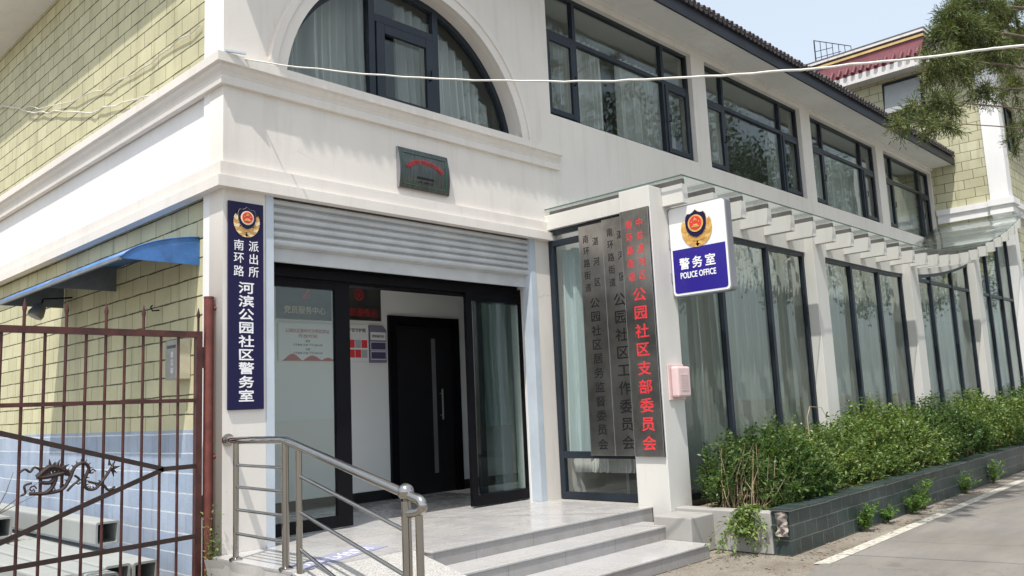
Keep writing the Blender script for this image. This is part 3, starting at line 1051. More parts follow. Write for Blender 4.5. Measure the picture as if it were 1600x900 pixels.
# ================================================================ hall floor, steps, ramp
E = thing('entrance_steps', (6.7, 5.9, 0), 'pale grey marble entrance landing with three steps and a granite ramp', 'steps')
def step(name, x0, x1, y0, y1, z):
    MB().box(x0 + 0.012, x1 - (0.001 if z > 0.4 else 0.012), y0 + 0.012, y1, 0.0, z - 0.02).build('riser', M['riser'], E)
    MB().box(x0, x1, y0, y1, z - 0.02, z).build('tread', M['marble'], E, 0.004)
step('step', 5.05, 8.497, 5.945, FY - 0.003, 0.45)
step('step', 4.98, 8.30, 5.53, 5.957, 0.30)
step('step', 4.95, 8.12, 4.97, 5.542, 0.15)
MB().box(3.80, 5.049, 6.22, FY - 0.003, 0.43, 0.45).build('landing_slab', M['marble'], E)
MB().box(3.80, 5.049, 6.24, FY - 0.003, 0.0, 0.43).build('landing_base', M['concrete'], E)
hf = MB().box(4.363, 8.467, FY - 0.003, 7.882, 0.30, 0.4494)
hf.box(4.31, 8.70, 7.882, IY, 0.30, 0.4495)
hf.build('hall_floor', M['marble'], E)
MB().prism([(6.22, 0.0), (6.22, 0.445), (4.2, 0.005), (4.2, 0.0)], 3.80, 5.045, 'yz').build('ramp', M['granite'], E)
rb = MB().sheet(lambda u, v: (3.76 - 0.03 * math.sin(9 * u + 4 * v) - 0.02 * math.sin(31 * u + 2), 4.9 + 2.7 * u, (0.14 + 0.31 * min(1, u * 2.1)) * v - 0.01), 40, 6)
rb.build('rough_edge', M['concrete'], E)
MB().box(8.125, 8.60, 5.20, 5.69, 0, 0.40).build('end_block', M['concrete'], E, 0.012)
MB().box(8.5, 26, 5.95, 7.598, 0, 0.44).build('annex_floor', M['concrete'], E)

# ================================================================ glazed annex along the front
A = thing('glazed_annex', (8.75, 5.7, 0), 'white pillared glazed annex with dark framed windows under a curved glass canopy', 'annex')
def cz(x):
    return 4.42 + (0.021 * (x - 16.5) ** 2 if x > 16.5 else 0.0)
PX = [(8.50, 8.97), (13.08, 13.52), (17.52, 17.98), (22.04, 22.50)]
for i, (a, b) in enumerate(PX):
    z1 = 4.33 if i == 0 else cz((a + b) / 2) - 0.10
    MB().box(a, b, 5.70, 6.16 if i == 0 else 5.93, 0, z1).build('pillar', M['annex'], A, 0.008)
# head beam follows the canopy
def strip_beam(x0, x1, y0, y1, dz0, dz1, n, name, mat, parent):
    def P(x, y, dz): return (x, y, cz(x) + dz)
    b = MB()
    vs, fs = [], []
    for i in range(n + 1):
        x = x0 + (x1 - x0) * i / n
        vs += [P(x, y0, dz0), P(x, y1, dz0), P(x, y1, dz1), P(x, y0, dz1)]
    for i in range(n):
        for k in range(4):
            fs.append((4 * i + k, 4 * i + (k + 1) % 4, 4 * i + 4 + (k + 1) % 4, 4 * i + 4 + k))
    fs += [(0, 1, 2, 3), (4 * n + 3, 4 * n + 2, 4 * n + 1, 4 * n)]
    b.add(vs, fs)
    return b.build(name, mat, parent)
strip_beam(8.972, 26.09, 5.84, 6.04, -0.45, -0.10, 60, 'head_beam', M['annex'], A)
MB().box(8.69, 8.96, 6.162, FY - 0.002, 4.11, 4.32).build('end_beam', M['annex'], A, 0.006)
# rafters
k = 0
x = 8.83
while x < 26.0:
    strip_beam(x - 0.05, x + 0.07, 5.40, 5.838 if k else 5.698, -0.325, -0.09, 1, 'rafter', M['annex'], A)
    MB().box(x - 0.015, x + 0.03, 5.41, FY - 0.002, cz(x) - 0.0885, cz(x) - 0.018).build('glazing_bar', M['dkgrey'], A)
    x += 0.734
    k += 1
# canopy glass
n = 92
cn = MB()
vs, fs = [], []
for i in range(n + 1):
    x = 8.72 + (26.08 - 8.72) * i / n
    vs += [(x, 5.36, cz(x) - 0.012), (x, FY - 0.004, cz(x) - 0.012), (x, FY - 0.004, cz(x)), (x, 5.36, cz(x))]
for i in range(n):
    for q in range(4):
        fs.append((4 * i + q, 4 * i + (q + 1) % 4, 4 * i + 4 + (q + 1) % 4, 4 * i + 4 + q))
fs += [(0, 1, 2, 3), (4 * n + 3, 4 * n + 2, 4 * n + 1, 4 * n)]
cn.add(vs, fs)
C = cn.build('glass_canopy', M['canopy'], A)
strip_beam(8.71, 26.08, 5.348, 5.358, -0.014, 0.002, 92, 'canopy_edge', M['edge'], C)
MB().box(8.706, 8.718, 5.36, FY - 0.004, 4.406, 4.422).build('canopy_edge', M['edge'], C)
sm = MB()
x = 17.64
while x < 26:
    sm.add([(x - 0.012, 5.36, cz(x) + 0.003), (x + 0.012, 5.36, cz(x) + 0.0045), (x + 0.012, FY - 0.01, cz(x) + 0.0045), (x - 0.012, FY - 0.01, cz(x) + 0.003)], [(0, 1, 2, 3)])
    x += 0.734
sm.build('canopy_seam', M['awn_grey'], C)

# annex front windows
def annex_window(a, b, mulls, transom, n=16):
    y = 5.90
    f = MB()
    def head(x): return cz(x) - 0.45
    f.box(a, a + 0.06, y - 0.035, y + 0.035, 0.44, head(a + 0.03) - 0.001)
    f.box(b - 0.06, b, y - 0.035, y + 0.035, 0.44, head(b - 0.03) - 0.001)
    f.box(a + 0.06, b - 0.06, y - 0.034, y + 0.034, 0.44, 0.52)
    for mx in mulls:
        f.box(mx - 0.038, mx + 0.038, y - 0.045, y + 0.033, 0.52, head(mx) - 0.05)
    if transom:
        f.box(a + 0.06, b - 0.06, y - 0.032, y + 0.030, 3.92, 3.99)
    o = f.build('annex_window', M['frame'], A)
    vs, fs = [], []
    for i in range(n + 1):
        x = a + 0.06 + (b - a - 0.12) * i / n
        vs += [(x, y - 0.033, head(x) - 0.07), (x, y + 0.033, head(x) - 0.07), (x, y + 0.033, head(x) - 0.002), (x, y - 0.033, head(x) - 0.002)]
    for i in range(n):
        for q in range(4):
            fs.append((4 * i + q, 4 * i + (q + 1) % 4, 4 * i + 4 + (q + 1) % 4, 4 * i + 4 + q))
    MB().add(vs, fs).build('head_rail', M['frame'], o)
    edges = [a + 0.05] + list(mulls) + [b - 0.05]
    for x0, x1 in zip(edges[:-1], edges[1:]):
        poly = [(x0 + 0.002, 0.5)] + [(x1 - 0.002, 0.5)] + [(x1 - 0.002 + (x0 - x1 + 0.004) * i / 8, head(x1 + (x0 - x1) * i / 8) - 0.05) for i in range(9)]
        MB().prism(poly, y + 0.005, y + 0.012, 'xz').build('pane', M['glass_low'], o)
annex_window(8.975, 13.075, (10.40, 11.80), False)
annex_window(13.525, 17.515, (14.95, 16.25), False)
annex_window(17.985, 22.035, (19.25, 20.75), True)
annex_window(22.505, 26.05, (23.75, 24.95), True)
# end window beside the door
ex = 8.78
f = MB()
f.box(ex - 0.035, ex + 0.035, 7.51, 7.592, 0.452, 4.108)
f.box(ex - 0.035, ex + 0.035, 6.165, 6.24, 0.452, 4.108)
for z0, z1 in ((0.452, 0.54), (0.98, 1.07), (3.88, 3.96), (4.04, 4.107)):
    f.box(ex - 0.034, ex + 0.034, 6.24, 7.51, z0, z1)
o = f.build('end_window', M['frame'], A)
for z0, z1 in ((0.53, 0.99), (1.06, 3.89), (3.95, 4.05)):
    MB().box(ex + 0.002, ex + 0.009, 6.235, 7.515, z0, z1).build('pane', M['glass_end'], o)

# ================================================================ neighbouring wing
N = thing('neighbour_building', (26.1, 5.7, 0), 'taller yellow block building behind the canopy with red tiled parapet and white corner pilaster', 'building')
nw = MB()
outer = [(5.72, 0), (24, 0), (24, 11.2), (5.72, 11.2)]
hole = [(7.52, 9.6), (8.72, 9.6), (8.72, 11.06), (7.52, 11.06)]
curve_mesh('side_wall', [outer, hole], 0.3, M['block_wx'], Matrix(((0, 0, 1, 26.27), (1, 0, 0, 0), (0, 1, 0, 0), (0, 0, 0, 1))), N)
curve_mesh('front_wall', [[(26.1, 0), (40, 0), (40, 11.2), (26.1, 11.2)], [(26.95, 8.35), (28.3, 8.35), (28.3, 9.85), (26.95, 9.85)], [(27.0, 0.8), (29.5, 0.8), (29.5, 5.2), (27.0, 5.2)]], 0.3, M['block_wy'], frame_xz(5.87), N)
MB().box(26.06, 26.50, 5.66, 6.13, 0, 11.18).build('corner_pilaster', M['white_clean'], N)
c = MB()
for z0, z1, p in ((6.40, 6.52, 0.05), (6.52, 6.64, 0.02), (6.64, 6.80, 0.10)):
    c.box(26.1 - p, 26.119, 6.13, FY - 0.05, z0, z1)
    c.box(26.06 - p - 0.03, 26.52 + p, 5.66 - p - 0.03, 6.128 + p * 0.5, z0 + 0.001, z1 + 0.02)
    c.box(26.54 + p, 40, 5.72 - p, 5.72, z0, z1)
c.build('cornice', M['white_clean'], N)
wn_ = MB()
for y0, y1, z0, z1 in ((7.52, 7.58, 9.6, 11.06), (8.66, 8.72, 9.6, 11.06), (7.58, 8.66, 9.6, 9.66), (7.58, 8.66, 10.98, 11.06), (7.58, 8.66, 9.92, 9.98)):
    wn_.box(26.16, 26.24, y0, y1, z0, z1)
W = wn_.build('side_window', M['frame'], N)
# tilted white shade sash standing open
MB().add([(26.13, 7.60, 10.96), (26.13, 8.64, 10.96), (25.92, 8.64, 10.02), (25.92, 7.60, 10.02),
          (26.15, 7.60, 10.96), (26.15, 8.64, 10.96), (25.94, 8.64, 10.02), (25.94, 7.60, 10.02)],
         [(0, 1, 2, 3), (4, 7, 6, 5), (0, 4, 5, 1), (1, 5, 6, 2), (2, 6, 7, 3), (3, 7, 4, 0)]).build('tilted_sash', M['sash'], W)
fw_ = MB()
for x0, x1, z0, z1 in ((26.95, 27.01, 8.35, 9.85), (28.24, 28.3, 8.35, 9.85), (27.6, 27.66, 8.41, 9.79), (27.01, 28.24, 8.35, 8.41), (27.01, 28.24, 9.79, 9.85)):
    fw_.box(x0, x1, 5.80, 5.87, z0, z1)
W = fw_.build('front_window', M['frame'], N)
MB().box(26.98, 28.27, 5.835, 5.842, 8.38, 9.82).build('pane', M['glass'], W)
fw_ = MB()
for x0, x1, z0, z1 in ((27.0, 27.08, 0.8, 5.2), (29.42, 29.5, 0.8, 5.2), (28.2, 28.28, 0.88, 5.12), (27.08, 29.42, 0.8, 0.88), (27.08, 29.42, 5.12, 5.2)):
    fw_.box(x0, x1, 5.80, 5.87, z0, z1)
W = fw_.build('front_window', M['frame'], N)
MB().box(27.04, 29.46, 5.835, 5.842, 0.84, 5.16).build('pane', M['glass'], W)
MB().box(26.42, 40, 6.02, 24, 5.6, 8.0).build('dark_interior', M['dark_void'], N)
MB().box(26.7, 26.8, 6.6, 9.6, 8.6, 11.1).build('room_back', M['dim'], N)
ev = MB()
ev.box(25.62, 26.12, 5.15, 24, 11.16, 11.24)
ev.box(26.12, 40, 5.15, 5.72, 11.16, 11.24)
ev.build('soffit', M['soffit'], N)
fs_ = MB()
fs_.box(25.56, 25.62, 5.09, 24, 11.13, 11.40)
fs_.box(25.62, 40, 5.09, 5.15, 11.13, 11.40)
fs_.build('fascia', M['stained'], N)
RZ = MB()
RZ.add([(25.56, 7.35, 11.40), (25.56, 24, 11.40), (26.0, 24, 12.02), (26.0, 7.35, 12.02)], [(0, 1, 2, 3)])
RZ.add([(25.56, 7.35, 11.40), (26.0, 7.35, 12.02), (26.0, 7.35, 11.40)], [(0, 1, 2)])
RR = RZ.build('red_tiled_skirt', M['tile_red'], N)
tt = MB()
y = 7.45
while y < 20:
    tt.tube([(25.50, y, 11.425), (25.74, y, 11.70)], 0.062, 8)
    y += 0.235
tt.build('red_tile', M['tile_red'], RR, smooth=True)
MB().box(26.0, 26.3, 7.35, 24, 11.66, 12.12).build('red_band', M['tile_red'], N)
MB().box(25.97, 26.3, 7.33, 24, 12.122, 12.20).build('yellow_band', M['yellow'], N)
MB().box(26.02, 26.3, 7.33, 24, 12.202, 12.26).build('dark_band', M['dkgrey'], N)
MB().box(25.94, 26.4, 7.30, 24, 12.262, 12.33).build('white_coping', M['stained'], N)
MB().box(26.0, 26.6, 7.30, 24, 12.332, 12.41).build('dark_coping', M['dkgrey'], N)
dr = MB()
dr.add([(25.5, 5.02, 11.41), (40, 5.02, 11.41), (40, 9, 13.0), (27.5, 9, 13.0), (26.3, 7.3, 12.2), (25.5, 7.3, 11.42)], [(0, 1, 2, 3, 4, 5)])
dr.build('dark_roof', M['tile_dark'], N)
tt = MB()
for i in range(11):
    yy = 5.1 + 0.2 * i
    tt.tube([(25.47, yy, 11.45), (26.2, yy, 11.45 + 0.6)], 0.06, 8)
for i in range(40):
    xx = 25.7 + 0.2 * i
    tt.tube([(xx, 4.98, 11.45), (xx, 5.9, 11.80)], 0.06, 8)
tt.build('dark_tile', M['tile_dark'], N, smooth=True)
# ================================================================ signs
# navy hanging board on the corner pier
T = thing('hanging_sign', (4.14, FY - 0.02, 1.78), 'tall navy blue board with police badge and white vertical characters on the corner pier', 'sign', 'vertical name boards')
bx0, bx1, bz0, bz1 = 3.945, 4.325, 1.785, 3.845
MB().box(bx0, bx1, FY - 0.028, FY - 0.003, bz0, bz1).build('board', M['navy'], T, 0.004)
F = frame_face((0, FY - 0.0285, 0), (1, 0, 0), (0, -1, 0))
emblem(T, F, 4.135, 3.665, 0.225, M['gold_pale'])
it = column_text('南环路', 4.055, 3.47, 3.08, 0.115) + column_text('派出所', 4.215, 3.47, 3.08, 0.115)
chars('small_lettering', it, M['ink_white'], F, T, 0.003, 0.006)
chars('large_lettering', column_text('河滨公园社区警务室', 4.135, 3.045, 1.855, 0.122, 1.42), M['ink_white'], F, T, 0.003, 0.022)

# three steel name plates
def plate(x, y0, y1, z0, z1, label, colr, right, left, main, red, cover=None):
    T = thing('name_plate', (x, (y0 + y1) / 2, z0), label, 'sign', 'vertical name boards')
    b = MB().box(x - 0.012, x + 0.012, y0, y1, z0, z1)
    b.build('steel_sheet', M['plate'], T, 0.003)
    e = MB()
    for a0, a1 in ((y0, y0 + 0.006), (y1 - 0.006, y1)):
        e.box(x - 0.014, x + 0.03, a0, a1, z0 - 0.002, z1 + 0.002)
    e.build('folded_edge', M['silver'], T)
    F = frame_face((x - 0.0125, 0, 0), (0, -1, 0), (-1, 0, 0))      # u = -Y
    yc = (y0 + y1) / 2
    ink = M['ink_red'] if red else M['ink_black']
    H = z1 - z0
    it = column_text(left, -(yc + 0.085), z1 - 0.10, z1 - 0.10 - 0.27 * H, 0.118, 0.9)
    if right:
        it += column_text(right, -(yc - 0.075), z1 - 0.10, z1 - 0.10 - 0.27 * H, 0.118, 0.9)
    chars('small_lettering', it, ink, F, T, 0.003, 0.006 if red else 0.004)
    chars('large_lettering', column_text(main, -(yc - 0.01), z1 - 0.14 - 0.27 * H, z0 + 0.05, 0.80 * (0.73 * H - 0.19) / len(main), 1.15), ink, F, T, 0.003, 0.014)
    return T
plate(8.62, 6.535, 6.93, 1.03, 4.03, 'steel name plate with black characters, farthest back of the three beside the door', 0, '湛河区', '南环路街道', '公园社区居务监督委员会', False)
plate(8.61, 6.12, 6.53, 1.03, 4.05, 'steel name plate with black characters, partly covered by the red lettered plate', 0, '湛河区', '南环路街道', '公园社区工作委员会', False)
plate(8.475, 5.71, 6.135, 1.03, 4.06, 'steel name plate with red characters fixed to the white corner pillar', 0, '中共湛河区', '南环路街道', '公园社区支部委员会', True)

# projecting police light box
T = thing('light_box_sign', (8.88, 5.3, 2.94), 'white and blue police office light box sign projecting from the pillar', 'sign')
def tilt(y): return 0.0
lb = curve_mesh('housing', [rrect(-5.70, -4.885, 2.945, 4.075, 0.05)], 0.12, M['silver'], frame_face((8.94, 0, 0), (0, -1, 0), (-1, 0, 0)), T)
F = frame_face((8.879, 0, 0), (0, -1, 0), (-1, 0, 0))
curve_mesh('white_panel', [rrect(-5.685, -4.90, 2.96, 4.06, 0.045)], 0.006, M['lightbox'], F, T)
lowp = [p for p in rrect(-5.66, -4.925, 2.985, 4.3, 0.04) if p[1] < 3.3]
lowp = [(-4.925, 3.53)] + [(-5.66, 3.53)] + [p for p in rrect(-5.66, -4.925, 2.985, 4.3, 0.04)[14:]]
curve_mesh('blue_panel', [lowp], 0.004, M['blue'], F @ Matrix.Translation((0, 0, 0.004)), T)
Fe = F @ Matrix.Translation((0, 0, 0.003))
emblem(T, Fe, -5.295, 3.79, 0.34, M['gold'])
Ft = F @ Matrix.Translation((0, 0, 0.007))
chars('lettering', [('警', -5.50, 3.345, 0.15, 1.0), ('务', -5.32, 3.347, 0.15, 1.0), ('室', -5.14, 3.35, 0.15, 1.0)], M['ink_white'], Ft, T, 0.003, 0.02)
chars('english_lettering', [('POLICE OFFICE', -5.32, 3.20, 0.105, 0.70)], M['ink_white'], Ft, T, 0.003, 0.018)
br = MB()
for z in (3.62, 3.20):
    br.box(8.86, 9.0, 5.685, 5.71, z - 0.06, z + 0.06)
    br.box(8.90, 8.96, 5.66, 5.70, z - 0.03, z + 0.03)
    br.box(8.995, 9.05, 5.0, 5.07, z - 0.05, z + 0.05)
br.build('bracket', M['silver'], T, 0.003)

# curved plaque under the arch
T = thing('wall_plaque', (6.48, FY - 0.05, 4.33), 'bowed dark green metal plaque with faded red lettering above the shutter', 'plaque')
def bow(u, v): return (6.09 + 0.78 * u, FY - 0.02 - 0.045 * math.sin(math.pi * (0.12 + 0.88 * v)) , 4.325 + 0.50 * v)
MB().sheet(bow, 4, 14).build('bowed_sheet', M['plaque'], T, smooth=True)
def on_bow(x, z, d=0.003):
    v = (z - 4.325) / 0.50
    return Vector((x, FY - 0.02 - 0.045 * math.sin(math.pi * (0.12 + 0.88 * v)) - d, z))
sd = MB()
for x in (6.085, 6.872):
    ps = [on_bow(x, 4.325 + 0.5 * i / 10) for i in range(11)] + [Vector((x, FY - 0.002, 4.825)), Vector((x, FY - 0.002, 4.325))]
    vs = ps + [p + Vector((0.004, 0, 0)) for p in ps]
    k = len(ps)
    sd.add(vs, [tuple(range(k)), tuple(range(2 * k - 1, k - 1, -1))] + [(i, (i + 1) % k, (i + 1) % k + k, i + k) for i in range(k)])
sd.build('side_cheek', M['silver'], T)
ln_ = MB()
for z in (4.375, 4.765):
    ln_.tube([on_bow(6.14 + 0.68 * i / 6, z) for i in range(7)], 0.006, 5)
for x in (6.14, 6.82):
    ln_.tube([on_bow(x, 4.375 + 0.39 * i / 8) for i in range(9)], 0.006, 5)
ln_.build('border', M['plaque_green'], T)
txt = '平安湛河区公园社区先进单位'
for i, c in enumerate(txt):
    a = R(62 - 124 * i / (len(txt) - 1))
    px, pz = 6.48 - 0.30 * math.sin(a), 4.51 + 0.17 * math.cos(a)
    o3 = on_bow(px, pz, 0.006)
    Fc = frame_face(o3, (math.cos(a), 0, math.sin(a)), (0, -1, 0))
    if i == 0:
        letters = []
    letters.append((c, Fc))
allb = None
lm = None
for c, Fc in letters:
    o = chars('arc_lettering', [(c, 0, 0, 0.062, 1.0)], M['ink_darkred'], Fc, T, 0.003, 0.01)
    if lm is None: lm = o
    else:
        bm = bmesh.new(); bm.from_mesh(lm.data); bm.from_mesh(o.data); bm.to_mesh(lm.data); bm.free()
        bpy.data.objects.remove(o)
Fp = frame_face(on_bow(6.48, 4.455, 0.006), (1, 0, 0), (0, -1, 0))
chars('small_lettering', [('南环路街道办事处', 0, 0.02, 0.034, 1.0), ('二〇一九年十二月', 0, -0.03, 0.030, 1.0)], M['ink_black'], Fp, T, 0.003, 0.008)

# ================================================================ fittings on the wall
# pale pink box on the pillar
T = thing('utility_box', (8.78, 5.65, 1.7), 'small pale pink metal box mounted on the white corner pillar', 'box')
MB().box(8.62, 8.96, 5.68, 5.699, 1.69, 2.12).build('back_plate', M['pink'], T, 0.004)
MB().box(8.66, 8.94, 5.575, 5.679, 1.72, 2.09).build('body', M['pink'], T, 0.025)
v_ = MB()
for i in range(7):
    v_.box(8.72, 8.88, 5.570, 5.576, 1.80 + 0.03 * i, 1.812 + 0.03 * i)
v_.build('louvre', M['pink'], T)

# letter box behind the gate
T = thing('mailbox', (3.9, 8.56, 2.13), 'grey suggestion box with a slot on the yellow block wall behind the gate', 'mailbox')
MB().box(3.84, 3.973, 8.42, 8.71, 2.13, 2.54).build('body', M['mail_side'], T, 0.006)
MB().box(3.832, 3.8395, 8.425, 8.705, 2.135, 2.535).build('front_plate', M['mail'], T, 0.003)
MB().box(3.828, 3.8325, 8.47, 8.66, 2.455, 2.485).build('slot', M['ink_black'], T)
F = frame_face((3.8315, 0, 0), (0, -1, 0), (-1, 0, 0))
chars('lettering', column_text('意见箱', -8.545, 2.43, 2.18, 0.07), M['ink_white'], F, T, 0.002, 0.005)

# blue awning
T = thing('awning', (3.97, 8.24, 3.3), 'blue curved sheet metal awning over the side wall behind the gate', 'awning')
def awp(t):   # t 0 at wall, 1 at outer lip
    a = t * math.pi / 2
    return (3.968 - 0.80 * math.sin(a) ** 0.9 * (0.35 + 0.65 * t) / 1.0, 3.30 + 0.29 * math.cos(a) ** 0.8)
ap = [(awp(i / 12)) for i in range(13)]
sh_ = MB()
for y0, y1 in ((8.23, 10.4), (10.405, 12.22)):
    pts = [(x, y0, z) for x, z in ap] + [(x, y1, z) for x, z in ap]
    k = len(ap)
    sh_.add(pts, [(i, i + 1, i + 1 + k, i + k) for i in range(k - 1)])
ao = sh_.build('curved_sheet', [M['awn_blue']], T, smooth=True)
so = ao.modifiers.new('thickness', 'SOLIDIFY'); so.thickness = 0.012; so.offset = -1
for i, yy in enumerate((8.236, 10.40, 12.2)):
    poly = ap + [(3.968, 3.30)]
    MB().prism([(x, z - 0.008) for x, z in poly], yy + 0.002, yy + 0.012, 'xz').build('gusset', M['awn_blue'] if i == 0 else M['awn_grey'], T)  # inner gussets grey: the shade under the awning is put into their colour
lp = MB()
lp.bar((ap[-1][0], 8.23, 3.292), (ap[-1][0], 12.22, 3.292), 0.03, 0.03)
lp.build('lip_bar', M['awn_grey'], T)
T = thing('wall_lamp', (3.97, 12.0, 3.40), 'small grey lamp hanging under the far end of the blue awning', 'lamp')
MB().tube([(3.60, 11.9, 3.30), (3.59, 11.9, 3.26), (3.54, 11.9, 3.16), (3.52, 11.9, 3.12)], [0.035, 0.07, 0.10, 0.09], 16).build('shade', M['mail'], T, smooth=True)
MB().tube([(3.60, 11.9, 3.29), (3.62, 11.9, 3.36), (3.97, 11.9, 3.40)], 0.012, 6).build('arm', M['black'], T)
for (yy, zz, lab) in ((9.9, 2.72, 'bent black wire hook low on the yellow block wall'), (9.2, 2.93, 'bent black wire hook near the awning on the yellow block wall')):
    hk = MB().tube([(3.976, yy, zz), (3.90, yy, zz - 0.01), (3.88, yy, zz + 0.03), (3.90, yy, zz + 0.05)], 0.008, 5)
    tag(top(hk.build('wall_hook', M['black'], None), (3.97, yy, zz)), lab, 'hook', 'wire hooks on the block wall')

# ================================================================ handrail
T = thing('handrail', (3.85, 6.36, 0.45), 'stainless steel handrail with ball topped post beside the granite ramp', 'railing')
hx = 3.85
def post(x, y, z0, z1, r, name='post'):
    MB().tube([(x, y, z0), (x, y, z1)], r, 14).build(name, M['steel'], T, smooth=True)
def foot(x, y, z):
    MB().tube([(x, y, z), (x, y, z + 0.012), (x, y, z + 0.03)], [0.06, 0.06, 0.03], 16).build('foot_flange', M['steel'], T, smooth=True)
post(hx, 7.24, 0.45, 1.48, 0.026); foot(hx, 7.24, 0.45)
post(hx, 6.40, 0.45, 1.48, 0.030); foot(hx, 6.40, 0.45)
post(hx, 6.19, 0.30, 1.42, 0.026)
post(hx, 4.80, 0.02, 1.10, 0.036)
post(hx, 4.66, 0.02, 0.98, 0.028)
MB().ball((hx, 4.80, 1.135), 0.060, 20, 12).build('ball', M['steel'], T, smooth=True)
MB().tube([(hx, 4.80, 1.07), (hx, 4.80, 1.095)], 0.036, 14).build('collar', M['steel'], T, smooth=True)
MB().tube([(3.955, FY - 0.002, 1.505), (3.955, FY - 0.02, 1.505)], 0.06, 18).build('wall_flange', M['steel'], T, smooth=True)
rl = [(3.955, FY - 0.02, 1.505), (3.93, FY - 0.09, 1.505), (hx + 0.01, 7.30, 1.505), (hx, 6.45, 1.505), (hx, 6.40, 1.502), (hx, 6.35, 1.492), (hx, 4.86, 1.135), (hx + 0.0, 4.72, 1.10)]
for i in range(1, 9):
    a = R(180 * i / 8)
    rl.append((hx + 0.005, 4.70 - 0.075 * math.sin(a), 1.045 + 0.05 * math.cos(a)))
rl.append((hx + 0.005, 4.78, 0.985))
MB().tube(rl, 0.034, 14).build('top_rail', M['steel'], T, smooth=True)
for z in (1.285, 1.09, 0.89, 0.68):
    MB().tube([(hx, 7.23, z), (hx, 6.41, z - 0.012)], 0.0145, 10).build('bar', M['steel'], T, smooth=True)
for z0, z1 in ((1.215, 0.86), (0.925, 0.55), (0.63, 0.24)):
    pts = [(hx, 6.19, z0), (hx, 4.80, z1)]
    if z0 < 0.7:
        pts = [(hx, 6.19, z0), (hx, 5.52, z0 - 0.235), (hx, 5.46, z0 - 0.235), (hx, 4.80, z1)]
    MB().tube(pts, 0.0155, 10).build('bar', M['steel'], T, smooth=True)

# faded blue mat lying across the landing
T = thing('floor_mat', (4.4, 6.5, 0.45), 'faded blue floor sticker with pale lettering on the landing', 'mat')
ang = R(18)
Fm = frame_face((4.45, 6.52, 0.4525), (math.cos(ang), math.sin(ang), 0), (0, 0, 1))
curve_mesh('sheet', [rect(-0.56, 0.56, -0.15, 0.15)], 0.002, M['blue_floor'], Fm, T)
chars('lettering', [('小心台阶', 0, 0.0, 0.2, 1.15)], M['paper'], Fm @ Matrix.Translation((0, 0, 0.0015)), T, 0.001, 0.004)

# ================================================================ gate and post
GY = 7.76
T = thing('gate_post', (3.865, GY + 0.02, 0), 'round red painted steel gate post against the corner pier', 'post')
MB().tube([(3.84, GY + 0.0, 0), (3.84, GY + 0.0, 2.88)], 0.047, 16).build('pipe', M['post_red'], T, smooth=True)
MB().tube([(3.84, GY, 2.88), (3.84, GY, 2.895)], 0.050, 16).build('cap', M['post_red'], T, smooth=True)
for z in (2.78, 1.35):
    MB().ball((3.893, GY - 0.02, z), 0.022, 10, 6).build('bolt', M['post_red'], T, smooth=True)
T = thing('iron_gate', (2.3, GY, 0), 'rusty red iron bar gate with spear tips and a scrolled dragon ornament', 'gate')
fr = MB()
fr.box(3.705, 3.765, GY - 0.03, GY + 0.03, 0.12, 2.55)
fr.box(0.25, 0.31, GY - 0.03, GY + 0.03, 0.12, 2.55)
fr.box(0.31, 3.705, GY - 0.028, GY + 0.028, 2.49, 2.548)
fr.box(0.31, 3.705, GY - 0.022, GY + 0.022, 1.875, 1.91)
fr.box(0.31, 3.705, GY - 0.028, GY + 0.028, 0.12, 0.18)
fr.build('frame', M['rust'], T)
x = 3.705 - 0.165
k = 0
while x > 0.35:
    tall = (k % 2 == 0) and k > 0
    zt_ = 2.70 if tall else 2.50
    b = MB().tube([(x, GY, 0.18), (x, GY, zt_)], 0.0135, 8)
    if tall:
        b.tube([(x, GY, 2.66), (x, GY, 2.70), (x, GY, 2.78)], [0.012, 0.02, 0.002], 8)
    b.build('bar', M['rust'], T, smooth=True)
    x -= 0.165; k += 1
b = MB().tube([(3.735, GY, 2.55), (3.735, GY, 2.68), (3.735, GY, 2.70), (3.735, GY, 2.78)], [0.012, 0.012, 0.02, 0.002], 8)
b.build('bar', M['rust'], T, smooth=True)
st = MB()
ys = GY - 0.034
for p, q in (((2.0, 1.69), (3.40, 1.277)), ((3.40, 1.277), (3.705, 1.28)), ((2.0, 0.775), (3.40, 1.276)), ((2.0, 0.60), (3.705, 0.642)),
             ((2.0, 1.69), (0.62, 1.277)), ((0.62, 1.277), (0.31, 1.28)), ((2.0, 0.775), (0.62, 1.276)), ((2.0, 0.60), (0.31, 0.56))):
    st.bar((p[0], ys, p[1]), (q[0], ys, q[1]), 0.012, 0.042)
st.build('brace', M['rust_dark'], T)
hg = MB()
for z in (2.3, 0.9):
    hg.box(3.765, 3.81, GY - 0.02, GY + 0.02, z - 0.10, z + 0.10)
hg.build('hinge', M['rust'], T)
